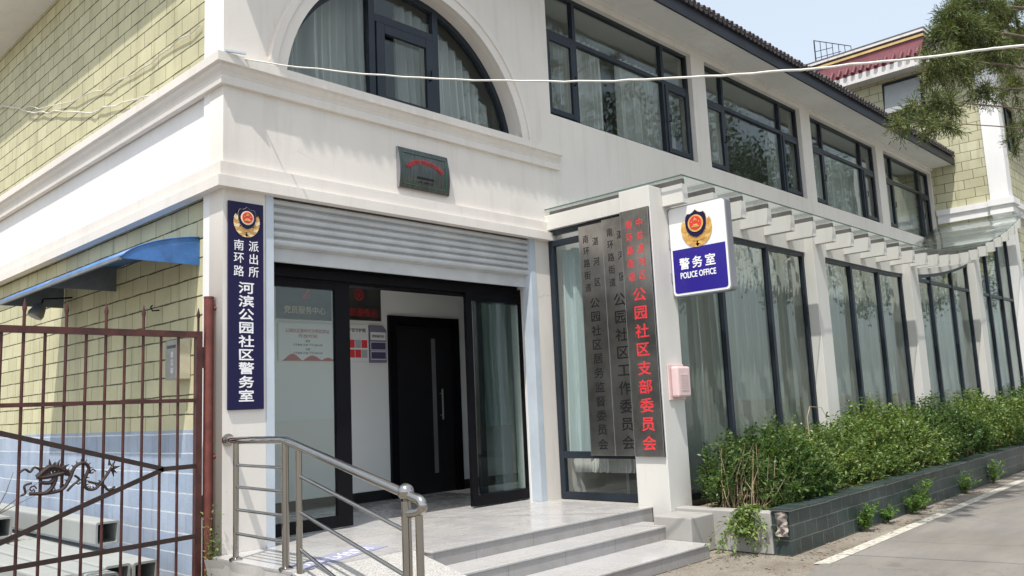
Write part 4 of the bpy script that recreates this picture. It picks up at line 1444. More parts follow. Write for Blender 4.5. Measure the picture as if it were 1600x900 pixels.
# dragon scroll ornament
og = MB()
yo = GY - 0.03
def scroll(pts, r0, r1=None, sub=5):
    # Catmull-Rom through pts
    out = []
    P_ = [pts[0]] + pts + [pts[-1]]
    for i in range(1, len(P_) - 2):
        p0, p1, p2, p3 = [np.array(q, float) for q in P_[i - 1:i + 3]]
        for s in range(sub):
            t = s / sub
            out.append(0.5 * ((2 * p1) + (-p0 + p2) * t + (2 * p0 - 5 * p1 + 4 * p2 - p3) * t * t + (-p0 + 3 * p1 - 3 * p2 + p3) * t ** 3))
    out.append(np.array(pts[-1], float))
    n = len(out)
    rs = [r0 + ((r1 if r1 is not None else r0) - r0) * i / (n - 1) for i in range(n)]
    og.tube([(q[0], yo, q[1]) for q in out], rs, 6)
    return out
def gx(px, pz):   # ornament drawing -> gate plane
    return (2.22 + px * 0.76, 1.15 + pz * 0.25)
body = [gx(*p) for p in ((0.10, 0.08), (0.25, 0.05), (0.42, 0.12), (0.50, 0.45), (0.55, 0.82), (0.64, 0.95), (0.70, 0.75), (0.66, 0.40), (0.68, 0.08), (0.78, 0.05), (0.88, 0.40), (0.95, 0.72))]
c_ = scroll(body, 0.017, 0.012)
for i in range(2, len(c_) - 2, 2):
    d = c_[i + 1] - c_[i - 1]; d = d / (np.linalg.norm(d) + 1e-9)
    nrm = np.array([-d[1], d[0]])
    q = c_[i] + nrm * 0.035
    og.tube([(c_[i][0], yo, c_[i][1]), (q[0], yo, q[1])], [0.010, 0.002], 5)
scroll([gx(*p) for p in ((0.0, 0.80), (0.05, 0.88), (0.10, 0.78), (0.14, 0.92), (0.20, 0.80), (0.17, 0.60))], 0.010)
scroll([gx(*p) for p in ((0.17, 0.60), (0.28, 0.88), (0.38, 0.85), (0.44, 0.70), (0.36, 0.62), (0.24, 0.58), (0.17, 0.60))], 0.022)
scroll([gx(*p) for p in ((0.20, 0.42), (0.30, 0.38), (0.36, 0.55), (0.32, 0.20), (0.26, 0.06))], 0.018)
scroll([gx(*p) for p in ((0.02, 0.05), (0.06, 0.12), (0.05, 0.35), (0.12, 0.42))], 0.010)
scroll([gx(*p) for p in ((0.70, 0.30), (0.78, 0.22), (0.86, 0.15), (0.92, -0.05), (0.99, 0.05))], 0.011)
scroll([gx(*p) for p in ((0.55, 0.55), (0.60, 0.40), (0.53, 0.22), (0.48, 0.05))], 0.010)
for px, pz, a in ((0.95, 0.75, 60), (0.97, 0.70, 10), (0.95, 0.66, -40), (0.93, 0.80, 100), (0.96, 0.62, -80), (0.36, 0.92, 60), (0.42, 0.85, 20), (0.44, 0.75, -10), (0.30, 0.93, 100), (0.46, 0.66, -30)):
    p = gx(px, pz)
    og.tube([(p[0], yo, p[1]), (p[0] + 0.06 * math.cos(R(a)), yo, p[1] + 0.06 * math.sin(R(a)))], [0.016, 0.002], 5)
rg_ = random.Random(6)
for i in range(26):
    t = i / 25
    px, pz = 0.22 + 0.24 * t, 0.86 - 0.30 * abs(t - 0.45) + rg_.uniform(-0.05, 0.05)
    p = gx(px, pz); a = R(rg_.uniform(30, 150))
    og.tube([(p[0], yo, p[1] - 0.03), (p[0] + 0.045 * math.cos(a), yo, p[1] + 0.045 * math.sin(a))], [0.011, 0.002], 5)
for cx_, cz_, rr_ in ((0.13, 0.22, 0.03), (0.47, 0.62, 0.025), (0.60, 0.30, 0.03), (0.83, 0.18, 0.028), (0.74, 0.62, 0.025)):
    p = gx(cx_, cz_)
    og.tube([(p[0] + rr_ * (1 - j / 14) * math.cos(j * 0.6), yo, p[1] + rr_ * (1 - j / 14) * math.sin(j * 0.6)) for j in range(12)], 0.006, 5)
og.build('ornament', M['rust_dark'], T, smooth=True)

# ================================================================ stacked square tubes behind the gate
def tube_thing(x0, z0, s, y0, y1, label):
    T = thing('square_tube', (x0 + s / 2, y0, z0), label, 'tube', 'square tubes stacked behind the gate')
    t = 0.022
    o = rrect(x0, x0 + s, z0, z0 + s, 0.025, 3)
    i_ = rrect(x0 + t, x0 + s - t, z0 + t, z0 + s - t, 0.012, 3)
    n = len(o)
    b = MB()
    vs = []
    for y in (y0, y1):
        vs += [(u, y, w) for u, w in o] + [(u, y, w) for u, w in i_]
    fs = []
    for i in range(n):
        j = (i + 1) % n
        fs += [(i, j, j + n, i + n), (i + 2 * n, i + 3 * n, j + 3 * n, j + 2 * n), (i, i + 2 * n, j + 2 * n, j), (i + n, j + n, j + 3 * n, i + 3 * n)]
    b.add(vs, fs)
    b.build('tube_wall', M['tube'], T)
    return T
tube_thing(3.43, 0.455, 0.24, 9.4, 14.5, 'grey hollow square tube lying on top of the stack nearest the blue painted wall')
tube_thing(2.92, 0.455, 0.24, 11.2, 14.5, 'grey hollow square tube on top of the stack at the left edge of the photo')
tube_thing(3.135, 0.165, 0.235, 8.35, 14.2, 'grey hollow square tube in the lower row, left of the two open ends')
tube_thing(3.385, 0.160, 0.235, 8.33, 14.2, 'grey hollow square tube in the lower row with its open end by the wall')
tube_thing(2.87, 0.165, 0.235, 7.95, 14.2, 'grey hollow square tube in the lower row with its end out of view')
tube_thing(2.60, 0.165, 0.235, 7.95, 14.2, 'grey hollow square tube in the lower row, farthest from the wall')
sl = MB()
for y in (9.0, 11.5, 13.8):
    sl.box(2.1, 3.5, y, y + 0.12, 0.0, 0.158)
tag(top(sl.build('sleeper', M['bark'], None), (3.0, 11.5, 0)), 'timber bearers under the grey square tubes', 'timber')

# ================================================================ cables
def sag(p, q, n, drop, wob, seed):
    rg = random.Random(seed)
    out = []
    for i in range(n + 1):
        t = i / n
        v = Vector(p).lerp(Vector(q), t)
        v.z -= drop * 4 * t * (1 - t)
        if 0 < i < n:
            v.z += rg.uniform(-wob, wob)
            v.y += rg.uniform(-wob, wob)
        out.append(v)
    return out
T = thing('overhead_cable', (4.0, FY - 0.12, 5.36), 'white cable strung from the wall bracket across the windows to the right', 'cable')
def pix(x, y, d):
    """Point d metres in front of the lens along a sight line, used once to lay out the cable's real path."""
    v = (r2 * ((x - 800) / 1311.7) + u2 * ((450 - y) / 1311.7) + fw)
    return Vector((0, 0, 1.70)) + v * d
cp = [(372, 90, 8.55), (440, 101, 8.5), (600, 118, 8.4), (740, 125, 8.3), (860, 127, 8.2), (960, 126, 8.0), (1080, 121, 7.8), (1200, 113, 7.6), (1330, 101, 7.3), (1450, 89, 7.0), (1540, 78, 6.8), (1620, 68, 6.6), (1900, 20, 6.0)]
pts = [pix(*c) for c in cp]
fine = []
rg = random.Random(3)
for i in range(len(pts) - 1):
    p0 = pts[max(i - 1, 0)]; p1 = pts[i]; p2 = pts[i + 1]; p3 = pts[min(i + 2, len(pts) - 1)]
    for s in range(5):
        t = s / 5
        v = 0.5 * ((2 * p1) + (p2 - p0) * t + (2 * p0 - 5 * p1 + 4 * p2 - p3) * t * t + (3 * p1 - p0 - 3 * p2 + p3) * t ** 3)
        fine.append(v + Vector((0, 0, rg.uniform(-0.006, 0.006))))
fine.append(pts[-1])
MB().tube(fine, [0.007 + 0.004 * min(1, i / 30) for i in range(len(fine))], 7).build('line', M['wire'], T, smooth=True)
bk = MB()
bk.bar((3.86, FY - 0.10, 5.352), (4.06, FY - 0.16, 5.356), 0.03, 0.02)
bk.build('bracket', M['guide'], T)
wl = MB()
rg = random.Random(8)
ctrl = [(16.5, 7.25), (15.3, 7.05), (13.6, 6.45), (12.4, 6.12), (11.4, 5.82), (10.7, 5.70), (9.8, 5.53), (9.2, 5.46), (8.5, 5.40), (8.1, 5.38)]
w1 = []
for (y, z), (y2, z2) in zip(ctrl[:-1], ctrl[1:]):
    for s in range(4):
        t = s / 4
        w1.append((3.95 + rg.uniform(-0.02, 0.0), y + (y2 - y) * t, z + (z2 - z) * t + rg.uniform(-0.02, 0.02)))
wl.tube(w1, 0.010, 5)
w2 = [(3.955 + rg.uniform(-0.02, 0), 14.2 - 0.25 * i, 6.70 - 0.075 * i + 0.00175 * i * i + rg.uniform(-0.025, 0.025)) for i in range(25)]
wl.tube(w2, 0.008, 5)
tag(top(wl.build('loose_wire', M['wire'], None), (3.95, 11, 6)), 'loose pale wires trailing along the upper yellow block wall', 'wire')

# ================================================================ curtains (hang inside the rooms)
def curtain(x0, x1, z0, z1, y, label, mat, folds=9, amp=0.05, seed=0, axis='x', gather=0.0, arch=False, group=None):
    rg = random.Random(seed)
    ph = [rg.uniform(0, 6.28) for _ in range(4)]
    def fn(u, v):
        x = x0 + (x1 - x0) * u
        a = math.sin(2 * math.pi * folds * u + ph[0] + 0.7 * math.sin(2 * math.pi * 1.7 * u + ph[1])) + 0.45 * math.sin(2 * math.pi * folds * 2.3 * u + ph[2])
        d = 1.7 * amp * a * (0.6 + 0.4 * (1 - v))
        zz = z0 + (z1 - z0) * v
        if arch:
            zz = z0 + (max(arch_z(x, AR + 0.05) - 0.02, z0 + 0.05) - z0) * v
        x += gather * math.sin(math.pi * (1 - v)) * (u - 0.5)
        x += 0.02 * math.sin(5 * v + ph[3]) * (1 - v)
        return (x, y + d, zz) if axis == 'x' else (y + d, x, zz)
    b = MB().sheet(fn, max(40, int(folds * 9)), 8)
    o = b.build('curtain', mat, None, smooth=True)
    top(o, ((x0 + x1) / 2, y, z1) if axis == 'x' else (y, (x0 + x1) / 2, z1))
    return tag(o, label, 'curtain', group)
UG = 'curtains in the upstairs windows'
cy_ = FY + 0.55
curtain(4.4, 6.05, 5.3, 7, cy_, 'grey green curtain filling the left side of the arched window', M['curtain'], 12, 0.05, 1, arch=True, group=UG)
curtain(6.55, 8.45, 5.3, 7, cy_, 'grey green curtain filling the right side of the arched window', M['curtain'], 13, 0.05, 2, arch=True, group=UG)
curtain(9.05, 10.95, 5.3, 7.6, cy_, 'pleated curtain at the left of the first strip window after the arch', M['curtain'], 14, 0.05, 3, group=UG)
curtain(11.45, 13.1, 5.3, 7.6, cy_, 'pleated curtain at the right of the first strip window after the arch', M['curtain'], 12, 0.05, 4, group=UG)
curtain(13.4, 14.75, 5.3, 7.55, cy_, 'pleated curtain drawn to the left of the second strip window', M['curtain'], 9, 0.05, 5, group=UG)
curtain(16.85, 17.6, 5.3, 7.55, cy_, 'narrow curtain bunched at the right of the second strip window', M['curtain'], 6, 0.05, 6, group=UG)
curtain(17.85, 21.95, 5.3, 7.6, cy_, 'closed curtain behind the third strip window', M['curtain'], 24, 0.045, 7, group=UG)
curtain(22.2, 26.0, 5.3, 7.6, cy_, 'closed curtain behind the strip window next to the yellow block wall', M['curtain'], 22, 0.045, 8, group=UG)
LG = 'curtains in the glazed annex'
ly = 6.24
curtain(9.1, 13.2, 0.5, 4.0, ly, 'long curtain behind the annex window under the police office sign', M['curtain_low'], 36, 0.026, 11, group=LG)
curtain(13.4, 17.6, 0.5, 4.0, ly, 'long curtain behind the second annex window from the door', M['curtain_low'], 36, 0.026, 12, group=LG)
curtain(17.9, 22.1, 0.5, 4.0, ly, 'long curtain behind the annex window whose head starts to curve up', M['curtain_low'], 34, 0.026, 13, group=LG)
curtain(22.4, 26.0, 0.5, 4.6, ly, 'long curtain behind the last annex window by the next building', M['curtain_low'], 30, 0.026, 14, group=LG)
curtain(6.3, 7.56, 1.04, 3.86, 9.02, 'pale teal curtain in the annex end window behind the steel plates', M['curtain_teal'], 8, 0.04, 15, axis='y', group=LG)
curtain(6.3, 7.56, 0.78, 1.035, 9.0, 'short pleated white valance below the end window rail', M['curtain'], 14, 0.03, 16, axis='y', group=LG)
curtain(9.25, 10.9, 1.4, 3.45, IY - 0.15, 'teal curtain inside the hall seen through the sliding door', M['curtain_teal'], 11, 0.05, 17)
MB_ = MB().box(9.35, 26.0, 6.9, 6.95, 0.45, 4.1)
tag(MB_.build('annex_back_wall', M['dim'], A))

# ================================================================ boards on the hall wall
by = IY - 0.02
T = thing('metal_plaque', (7.2, by, 3.0), 'brushed metal plaque with red emblem and red lettering on the hall wall', 'plaque', 'boards on the hall wall')
MB().box(6.84, 7.58, by - 0.012, by + 0.012, 3.03, 3.56).build('sheet', M['plate_dark'], T)
F = frame_face((0, by - 0.0125, 0), (1, 0, 0), (0, -1, 0))
curve_mesh('emblem_ring', [circle(7.19, 3.40, 0.082), circle(7.19, 3.40, 0.062)], 0.003, M['ink_darkred'], F, T)
curve_mesh('emblem_heart', [star(7.19, 3.40, 0.056)], 0.003, M['ink_darkred'], F, T)
chars('lettering', [('志愿服务站', 7.21, 3.145, 0.125, 1.0)], M['ink_darkred'], F, T, 0.002, 0.012)
T = thing('metal_plaque', (6.3, by, 3.0), 'brushed metal plaque with hammer and sickle behind the fixed glass leaf', 'plaque', 'boards on the hall wall')
MB().box(5.86, 6.72, by - 0.012, by + 0.012, 3.00, 3.50).build('sheet', M['plate_dark'], T)
hs = []
sick = [(6.30 + 0.075 * math.cos(R(a)), 3.36 + 0.075 * math.sin(R(a))) for a in range(-130, 91, 20)] + [(6.30 + 0.012 + 0.056 * math.cos(R(a)), 3.36 + 0.062 * math.sin(R(a))) for a in range(90, -131, -20)]
hs.append(sick)
hs.append([(6.235, 3.30), (6.25, 3.285), (6.36, 3.395), (6.345, 3.41)])
chars_y = 3.16
curve_mesh('emblem', hs[:1], 0.003, M['ink_red'], F, T)
curve_mesh('emblem_hammer', [hs[1]], 0.003, M['ink_red'], F @ Matrix.Translation((0, 0, 0.004)), T)
chars('lettering', [('党员服务中心', 6.29, 3.13, 0.11, 1.0)], M['gold_pale'], F, T, 0.002, 0.004)
T = thing('notice_board', (6.3, by, 2.45), 'white notice with red heading and red hill border on the hall wall', 'notice', 'boards on the hall wall')
MB().box(5.88, 6.80, by - 0.008, by + 0.012, 2.43, 2.95).build('sheet', M['paper'], T)
F = frame_face((0, by - 0.0085, 0), (1, 0, 0), (0, -1, 0))
chars('heading', [('公园社区新时代文明实践站', 6.33, 2.845, 0.058, 1.0), ('开放时间', 6.33, 2.775, 0.055, 1.4)], M['ink_darkred'], F, T, 0.002, 0.01)
chars('lettering', [('夏季', 6.33, 2.705, 0.036, 1.0), ('上午8:00-12:00 下午3:00-6:00', 6.33, 2.655, 0.038, 1.0), ('冬季', 6.33, 2.595, 0.036, 1.0), ('上午8:00-12:00 下午2:30-5:30', 6.33, 2.545, 0.038, 1.0)], M['ink_black'], F, T, 0.002, 0.006)
def hill(x0, x1, h): return [(x0 + (x1 - x0) * i / 12, 2.436 + h * math.sin(math.pi * i / 12) ** 1.6) for i in range(13)]
curve_mesh('hill_print', [hill(5.92, 6.26, 0.095)], 0.002, M['ink_darkred'], F, T)
curve_mesh('hill_print', [hill(6.22, 6.58, 0.075)], 0.002, M['ink_darkred'], F @ Matrix.Translation((0, 0, 0.0025)), T)
curve_mesh('hill_print', [hill(6.50, 6.79, 0.045)], 0.002, M['ink_darkred'], F @ Matrix.Translation((0, 0, 0.0050)), T)
T = thing('notice_board', (7.1, by, 2.45), 'white notice with red and grey squares beside the purple board', 'notice', 'boards on the hall wall')
MB().box(6.86, 7.345, by - 0.008, by + 0.012, 2.44, 2.965).build('sheet', M['paper'], T)
chars('lettering', [('社区平安守护图', 7.08, 2.885, 0.062, 1.0)], M['ink_black'], F, T, 0.002, 0.006)
sq = []
for i, x in enumerate((6.89, 7.00, 7.11, 7.22)):
    for j, z in enumerate((2.63, 2.49)):
        (sq.append((x, z, (i + j) % 3 == 0 or i == 1)))
for x, z, r_ in sq:
    if r_: curve_mesh('red_square', [rect(x, x + 0.10, z, z + 0.115)], 0.002, M['ink_red'], F, T)
for x, z, r_ in sq:
    if not r_: curve_mesh('grey_square', [rect(x, x + 0.10, z, z + 0.115)], 0.002, M['grey_print'], F, T)
T = thing('notice_board', (7.5, by, 2.45), 'purple notice board with a clipped corner next to the black inner door', 'notice', 'boards on the hall wall')
curve_mesh('sheet', [[(7.36, 2.42), (7.665, 2.42), (7.665, 2.90), (7.60, 2.965), (7.36, 2.965)]], 0.02, M['purple'], F @ Matrix.Translation((0, 0, -0.002)), T)
Fp = F @ Matrix.Translation((0, 0, 0.009))
curve_mesh('white_strip', [rect(7.375, 7.65, 2.75, 2.865), rect(7.375, 7.65, 2.60, 2.725), rect(7.375, 7.65, 2.465, 2.585)], 0.002, M['paper'], Fp, T)
curve_mesh('dark_strip', [rect(7.382, 7.643, 2.61, 2.715), rect(7.382, 7.643, 2.475, 2.575)], 0.002, M['purple_dark'], Fp @ Matrix.Translation((0, 0, 0.002)), T)
chars('lettering', [('便民服务站', 7.512, 2.807, 0.044, 1.0)], M['ink_black'], Fp @ Matrix.Translation((0, 0, 0.002)), T, 0.001, 0.006)

# ================================================================ planter
def PL(x): return 4.30 + (x - 8.7) * 0.021
T = thing('planter', (8.7, 4.3, 0), 'long low planter wall faced with dark green tiles beside the road', 'planter')
b = MB()
b.add([(8.62, PL(8.62), 0), (27, PL(27), 0), (27, PL(27), 0.455), (8.62, PL(8.62), 0.455),
       (8.62, PL(8.62) + 0.2, 0), (27, PL(27) + 0.2, 0), (27, PL(27) + 0.2, 0.455), (8.62, PL(8.62) + 0.2, 0.455)],
      [(0, 1, 2, 3), (4, 7, 6, 5), (0, 4, 5, 1), (3, 2, 6, 7), (0, 3, 7, 4), (1, 5, 6, 2)])
b.build('tiled_wall', M['planter'], T)
cp_ = MB()
rg = random.Random(5)
x = 8.60
while x < 27:
    L = rg.uniform(0.28, 0.62)
    dz = rg.uniform(-0.006, 0.006)
    dy_ = rg.uniform(-0.012, 0.006)
    cp_.bar((x, PL(x) + 0.09 + dy_, 0.468 + dz), (x + L + 0.004, PL(x + L) + 0.09 + dy_, 0.468 + rg.uniform(-0.006, 0.006)), 0.23, 0.028)
    x += L
cp_.build('coping', M['planter'], T)
MB().box(8.595, 8.80, 4.50, 5.70, 0, 0.44).build('end_wall', M['concrete'], T, 0.012)
bk_ = MB()
def chunk(u, v):
    return (8.60 - 0.03 * math.sin(3.1 * v + 2 * u) ** 2 - 0.03 * math.sin(7 * u + 5 * v) * math.sin(11 * v), 4.305 + 0.13 * u + 0.01 * math.sin(19 * v), 0.20 + 0.25 * v)
bk_.sheet(chunk, 10, 14)
bk_.build('broken_brick', M['broken'], T)
MB().box(8.80, 27, 4.52, 5.9, 0, 0.36).build('soil_bed', M['soil'], T)

# ================================================================ planting
def leaf_mesh(name, pos, dirs, nrm, length, width, mat, parent):
    """Rhombic folded leaves; arrays n x 3, n."""
    n = len(pos)
    off = np.array(OFF.get(parent, Vector((0, 0, 0))))
    side = np.cross(dirs, nrm)
    side /= np.linalg.norm(side, axis=1, keepdims=True) + 1e-9
    L = length[:, None]; W = width[:, None]
    a = pos
    bq = pos + dirs * L * 0.45 + side * W * 0.5 + nrm * W * 0.14
    c = pos + dirs * L - nrm * L * 0.12
    d = pos + dirs * L * 0.45 - side * W * 0.5 + nrm * W * 0.14
    v = np.stack([a, bq, c, d], 1).reshape(-1, 3) - off
    me = bpy.data.meshes.new(name)
    me.vertices.add(4 * n)
    me.vertices.foreach_set('co', v.astype(np.float32).ravel())
    idx = np.arange(n)[:, None] * 4
    tri = np.concatenate([idx + [0, 1, 2], idx + [0, 2, 3]], 1).reshape(-1)
    me.loops.add(6 * n)
    me.loops.foreach_set('vertex_index', tri.astype(np.int32))
    me.polygons.add(2 * n)
    me.polygons.foreach_set('loop_start', (np.arange(2 * n) * 3).astype(np.int32))
    me.update(calc_edges=True)
    me.materials.append(mat)
    o = bpy.data.objects.new(name, me)
    COL.objects.link(o)
    if parent: o.parent = parent
    OFF[o] = OFF.get(parent, Vector((0, 0, 0)))
    return o

def unit(a): return a / (np.linalg.norm(a, axis=-1, keepdims=True) + 1e-9)

def sprigs(rg, bases, tips, droop, per, llen, lwid, stems=None, r=0.004, start=0.3, out=0.06):
    """Curved twigs from bases to tips carrying paired leaves."""
    P_, D_, N_, L_, W_ = [], [], [], [], []
    for b, t in zip(bases, tips):
        mid = (b + t) / 2 + np.array([0, 0, abs(droop) * np.linalg.norm(t - b)]) + rg.normal(0, 0.03, 3)
        ts = np.linspace(start, 1.0, per)
        pt = ((1 - ts) ** 2)[:, None] * b + (2 * ts * (1 - ts))[:, None] * mid + (ts ** 2)[:, None] * t
        tg = unit((2 * (1 - ts))[:, None] * (mid - b) + (2 * ts)[:, None] * (t - mid))
        ang = rg.uniform(0, 6.28) + np.arange(per) * 2.4
        ref = unit(np.cross(tg, np.array([0.13, 0.21, 1.0])))
        oth = np.cross(tg, ref)
        for s in (0, np.pi):
            sd = ref * np.cos(ang * 0.25 + s)[:, None] + oth * (np.sin(ang * 0.25 + s) * 0.5)[:, None]
            d = unit(sd + tg * 0.55 + rg.normal(0, 0.28, (per, 3)))
            nn = unit(np.array([0, 0, 1.0]) + rg.normal(0, 0.45, (per, 3)))
            nn = unit(nn - d * np.sum(nn * d, 1, keepdims=True))
            P_.append(pt); D_.append(d); N_.append(nn)
            L_.append(llen * rg.uniform(0.45, 1.35, per)); W_.append(lwid * rg.uniform(0.7, 1.2, per))
        if stems is not None:
            q = [b, b * 0.45 + t * 0.1 + mid * 0.45, t]
            stems.tube([tuple(x) for x in q], [r, r * 0.8, r * 0.3], 3, caps=False)
    return np.concatenate(P_), np.concatenate(D_), np.concatenate(N_), np.concatenate(L_), np.concatenate(W_)

def shrub(x0, x1, y0, y1, hz, nsp, per, llen, lwid, mat, label, seed, name='shrub', group='shrubs in the green tiled planter', z0=0.36, stemmat='stem', spread=0.22):
    rg = np.random.default_rng(seed)
    T = thing(name, ((x0 + x1) / 2, (y0 + y1) / 2, z0), label, 'shrub', group)
    nsp = int(nsp * 1.2)
    llen, lwid = llen * 1.02, lwid * 1.12
    nb = max(4, nsp // 16)
    root = np.stack([rg.uniform(x0, x1, nb), rg.uniform(y0 + 0.12, y1, nb), np.full(nb, z0)], 1)
    k = rg.integers(0, nb, nsp)
    tipx = root[k, 0] + rg.normal(0, spread * 0.8, nsp)
    tipy = np.clip(root[k, 1] + rg.normal(-0.05, spread, nsp), y0 - 0.10, y1 + 0.05)
    ph = rg.uniform(0, 6.28, 3)
    Hx = hz * (0.86 + 0.12 * np.sin(tipx * 2.3 + ph[0]) + 0.13 * np.sin(tipx * 6.1 + ph[1]) * np.sin(tipy * 5.0 + ph[2]))
    # lower towards the road so the mass leans over the coping
    edge = np.clip((tipy - (y0 - 0.12)) / 0.45, 0, 1)
    top_ = z0 + Hx * (0.45 + 0.55 * edge ** 0.6)
    tz = z0 + (top_ - z0) * np.sqrt(rg.uniform(0.06, 1.06, nsp))
    spike = rg.random(nsp) < 0.05
    tz[spike] += rg.uniform(0.05, 0.22, spike.sum())
    tips = np.stack([tipx, tipy, tz], 1)
    bases = root[k] + (tips - root[k]) * 0.35 + rg.normal(0, 0.05, (nsp, 3))
    bases[:, 2] = np.maximum(bases[:, 2], z0)
    st = MB()
    for q in range(nb):
        for _ in range(2):
            sel = np.where(k == q)[0]
            if len(sel) == 0: continue
            e = bases[sel[rg.integers(0, len(sel))]]
            st.tube([tuple(root[q]), tuple((root[q] + e) / 2 + rg.normal(0, 0.03, 3)), tuple(e)], [0.010, 0.008, 0.005], 4, caps=False)
    P_, D_, N_, L_, W_ = sprigs(rg, bases, tips, 0.12, per, llen, lwid, st, 0.0045, 0.15)
    leaf_mesh('foliage', P_, D_, N_, L_, W_, mat, T)
    st.build('stems', M[stemmat], T, fix=False)
    return T
shrub(8.95, 10.4, PL(9) + 0.22, 5.55, 0.92, 520, 11, 0.060, 0.030, M['leaf_dark'], 'dark leafy shrub at the near end of the planter by the corner pillar', 21)
shrub(10.0, 11.9, PL(11) + 0.20, 5.6, 1.00, 600, 11, 0.060, 0.028, M['leaf'], 'light green feathery shrub before the annex window under the police sign', 22)
shrub(11.7, 13.6, PL(13) + 0.20, 5.6, 0.98, 520, 11, 0.062, 0.030, M['leaf'], 'green shrub rising in front of the second annex pillar', 23)
shrub(13.3, 15.6, PL(14) + 0.20, 5.6, 1.16, 560, 11, 0.066, 0.032, M['leaf'], 'tall bushy shrub before the second annex window', 24)
shrub(15.3, 17.8, PL(16) + 0.20, 5.6, 1.12, 520, 10, 0.070, 0.036, M['leaf_dark'], 'darker shrub below the third annex pillar', 25)
shrub(17.5, 20.5, PL(19) + 0.20, 5.6, 1.16, 520, 10, 0.074, 0.038, M['leaf'], 'green shrub under the window with the curved head', 26)
shrub(20.2, 23.4, PL(22) + 0.20, 5.6, 1.10, 460, 9, 0.080, 0.042, M['leaf'], 'green shrub beside the fourth annex pillar', 27)
shrub(23.0, 26.6, PL(25) + 0.20, 5.7, 1.32, 460, 9, 0.085, 0.046, M['leaf_dark'], 'farthest dark shrub in the planter at the right edge', 28)

# taller weedy sprays, dry stalks and the plants growing at the foot of the wall
def weed(x, y, z, h, w, n, label, seed, mat='weed', hang=0.0, name='weed', cat='weed', grp='weeds along the planter', ll=0.055):
    rg = np.random.default_rng(seed)
    T = thing(name, (x, y, z), label, cat, grp)
    b = np.tile(np.array([x, y, z]), (n, 1)) + rg.normal(0, 0.02, (n, 3)) * [1, 1, 0]
    t = b + np.stack([rg.normal(0, w, n), rg.normal(-0.03, w * 0.6, n), h * rg.uniform(0.35, 1.0, n)], 1)
    t[:, 2] -= hang * rg.uniform(0, 1, n)
    st = MB()
    P_, D_, N_, L_, W_ = sprigs(rg, b, t, 0.15, 9, ll, ll * 0.55, st, 0.004, 0.2)
    leaf_mesh('foliage', P_, D_, N_, L_, W_, M[mat], T)
    st.build('stems', M['stem'], T, fix=False)
weed(8.62, 4.78, 0.50, -0.22, 0.22, 120, 'leafy creeper hanging over the broken end of the planter', 31, 'leaf', 0.30, 'creeper', 'creeper')
weed(10.55, PL(10.55) - 0.05, 0, 0.34, 0.10, 16, 'tall weed nearest the planter end at the foot of the tiled wall', 32)
weed(11.3, PL(11.3) - 0.05, 0, 0.20, 0.10, 12, 'low weed second along the foot of the tiled wall', 33)
weed(12.3, PL(12.3) - 0.05, 0, 0.26, 0.14, 16, 'spreading weed third along the foot of the tiled wall', 34)
weed(12.75, PL(12.75) - 0.05, 0, 0.42, 0.14, 18, 'upright weed leaning on the tiled wall just past the spreading one', 35)
weed(14.9, PL(14.9) - 0.05, 0, 0.40, 0.13, 18, 'bushy weed midway along the foot of the tiled wall', 36)
weed(16.6, PL(16.6) - 0.05, 0, 0.42, 0.12, 16, 'bushy weed farthest along the foot of the tiled wall', 37)
weed(8.98, 5.35, 0.36, 0.75, 0.18, 14, 'sparse green sprig against the glass beside the pillar', 38, 'leaf_dark')
weed(3.78, 7.62, 0.05, 0.95, 0.07, 10, 'thin weed climbing beside the red gate post', 39, 'leaf', ll=0.04)
rg = np.random.default_rng(77)
st = MB()
for i in range(46):
    bx = np.array([8.86 + rg.uniform(0, 0.45), 4.95 + rg.uniform(-0.1, 0.4), 0.36])
    tx = bx + [rg.normal(0, 0.12), rg.normal(-0.05, 0.12), rg.uniform(0.35, 0.8)]
    m_ = (bx + tx) / 2 + rg.normal(0, 0.04, 3)
    st.tube([tuple(bx), tuple(m_), tuple(tx)], [0.006, 0.005, 0.002], 4, caps=False)
tag(top(st.build('dry_stalks', M['straw'], None, fix=False), (9.05, 5.1, 0.36)), 'clump of dry straw coloured stalks at the planter end beside the pillar', 'stalks')
st = MB()
st.tube([(10.6, 4.9, 1.0), (10.68, 4.95, 1.38), (10.9, 5.0, 1.52), (11.25, 5.0, 1.50), (11.45, 5.0, 1.30)], [0.006, 0.006, 0.005, 0.004, 0.002], 5)
tag(top(st.build('arching_stalk', M['straw'], None), (10.6, 4.9, 1.0)), 'single pale stalk arching above the shrubs under the police sign', 'stalk')

# dead twigs by the tubes
st = MB()
root = (2.98, 11.3, 0.70)
for b_ in ((3.15, 11.2, 1.20), (3.50, 11.1, 1.15), (3.42, 11.3, 0.90), (2.85, 11.2, 1.2)):
    m_ = (Vector(root) + Vector(b_)) / 2 + Vector((0.03, 0, 0.02))
    st.tube([root, m_, b_], [0.006, 0.005, 0.002], 4)
tag(top(st.build('dead_twigs', M['bark'], None), (2.98, 11.3, 0.70)), 'thin dead twigs sticking up over the grey square tubes', 'twigs')

# litter of small stones and dry leaves on the dirt beside the planter
rg = random.Random(12)
b = MB()
for i in range(260):
    x = rg.uniform(7.2, 16) if i % 3 else rg.uniform(7.6, 9.6)
    y = PL(x) - abs(rg.gauss(0, 0.22)) - 0.02 if x > 8.6 else rg.uniform(3.95, 5.0)
    s = rg.uniform(0.006, 0.022)
    a = rg.uniform(0, 3)
    c_, s_ = math.cos(a) * s, math.sin(a) * s
    b.add([(x + c_, y + s_, 0.003), (x - s_, y + c_, 0.003), (x - c_, y - s_, 0.003), (x + s_, y - c_, 0.003), (x, y, s * 0.7)],
          [(0, 1, 4), (1, 2, 4), (2, 3, 4), (3, 0, 4)])
tag(b.build('gravel_litter', M['soil'], None), kind='stuff')

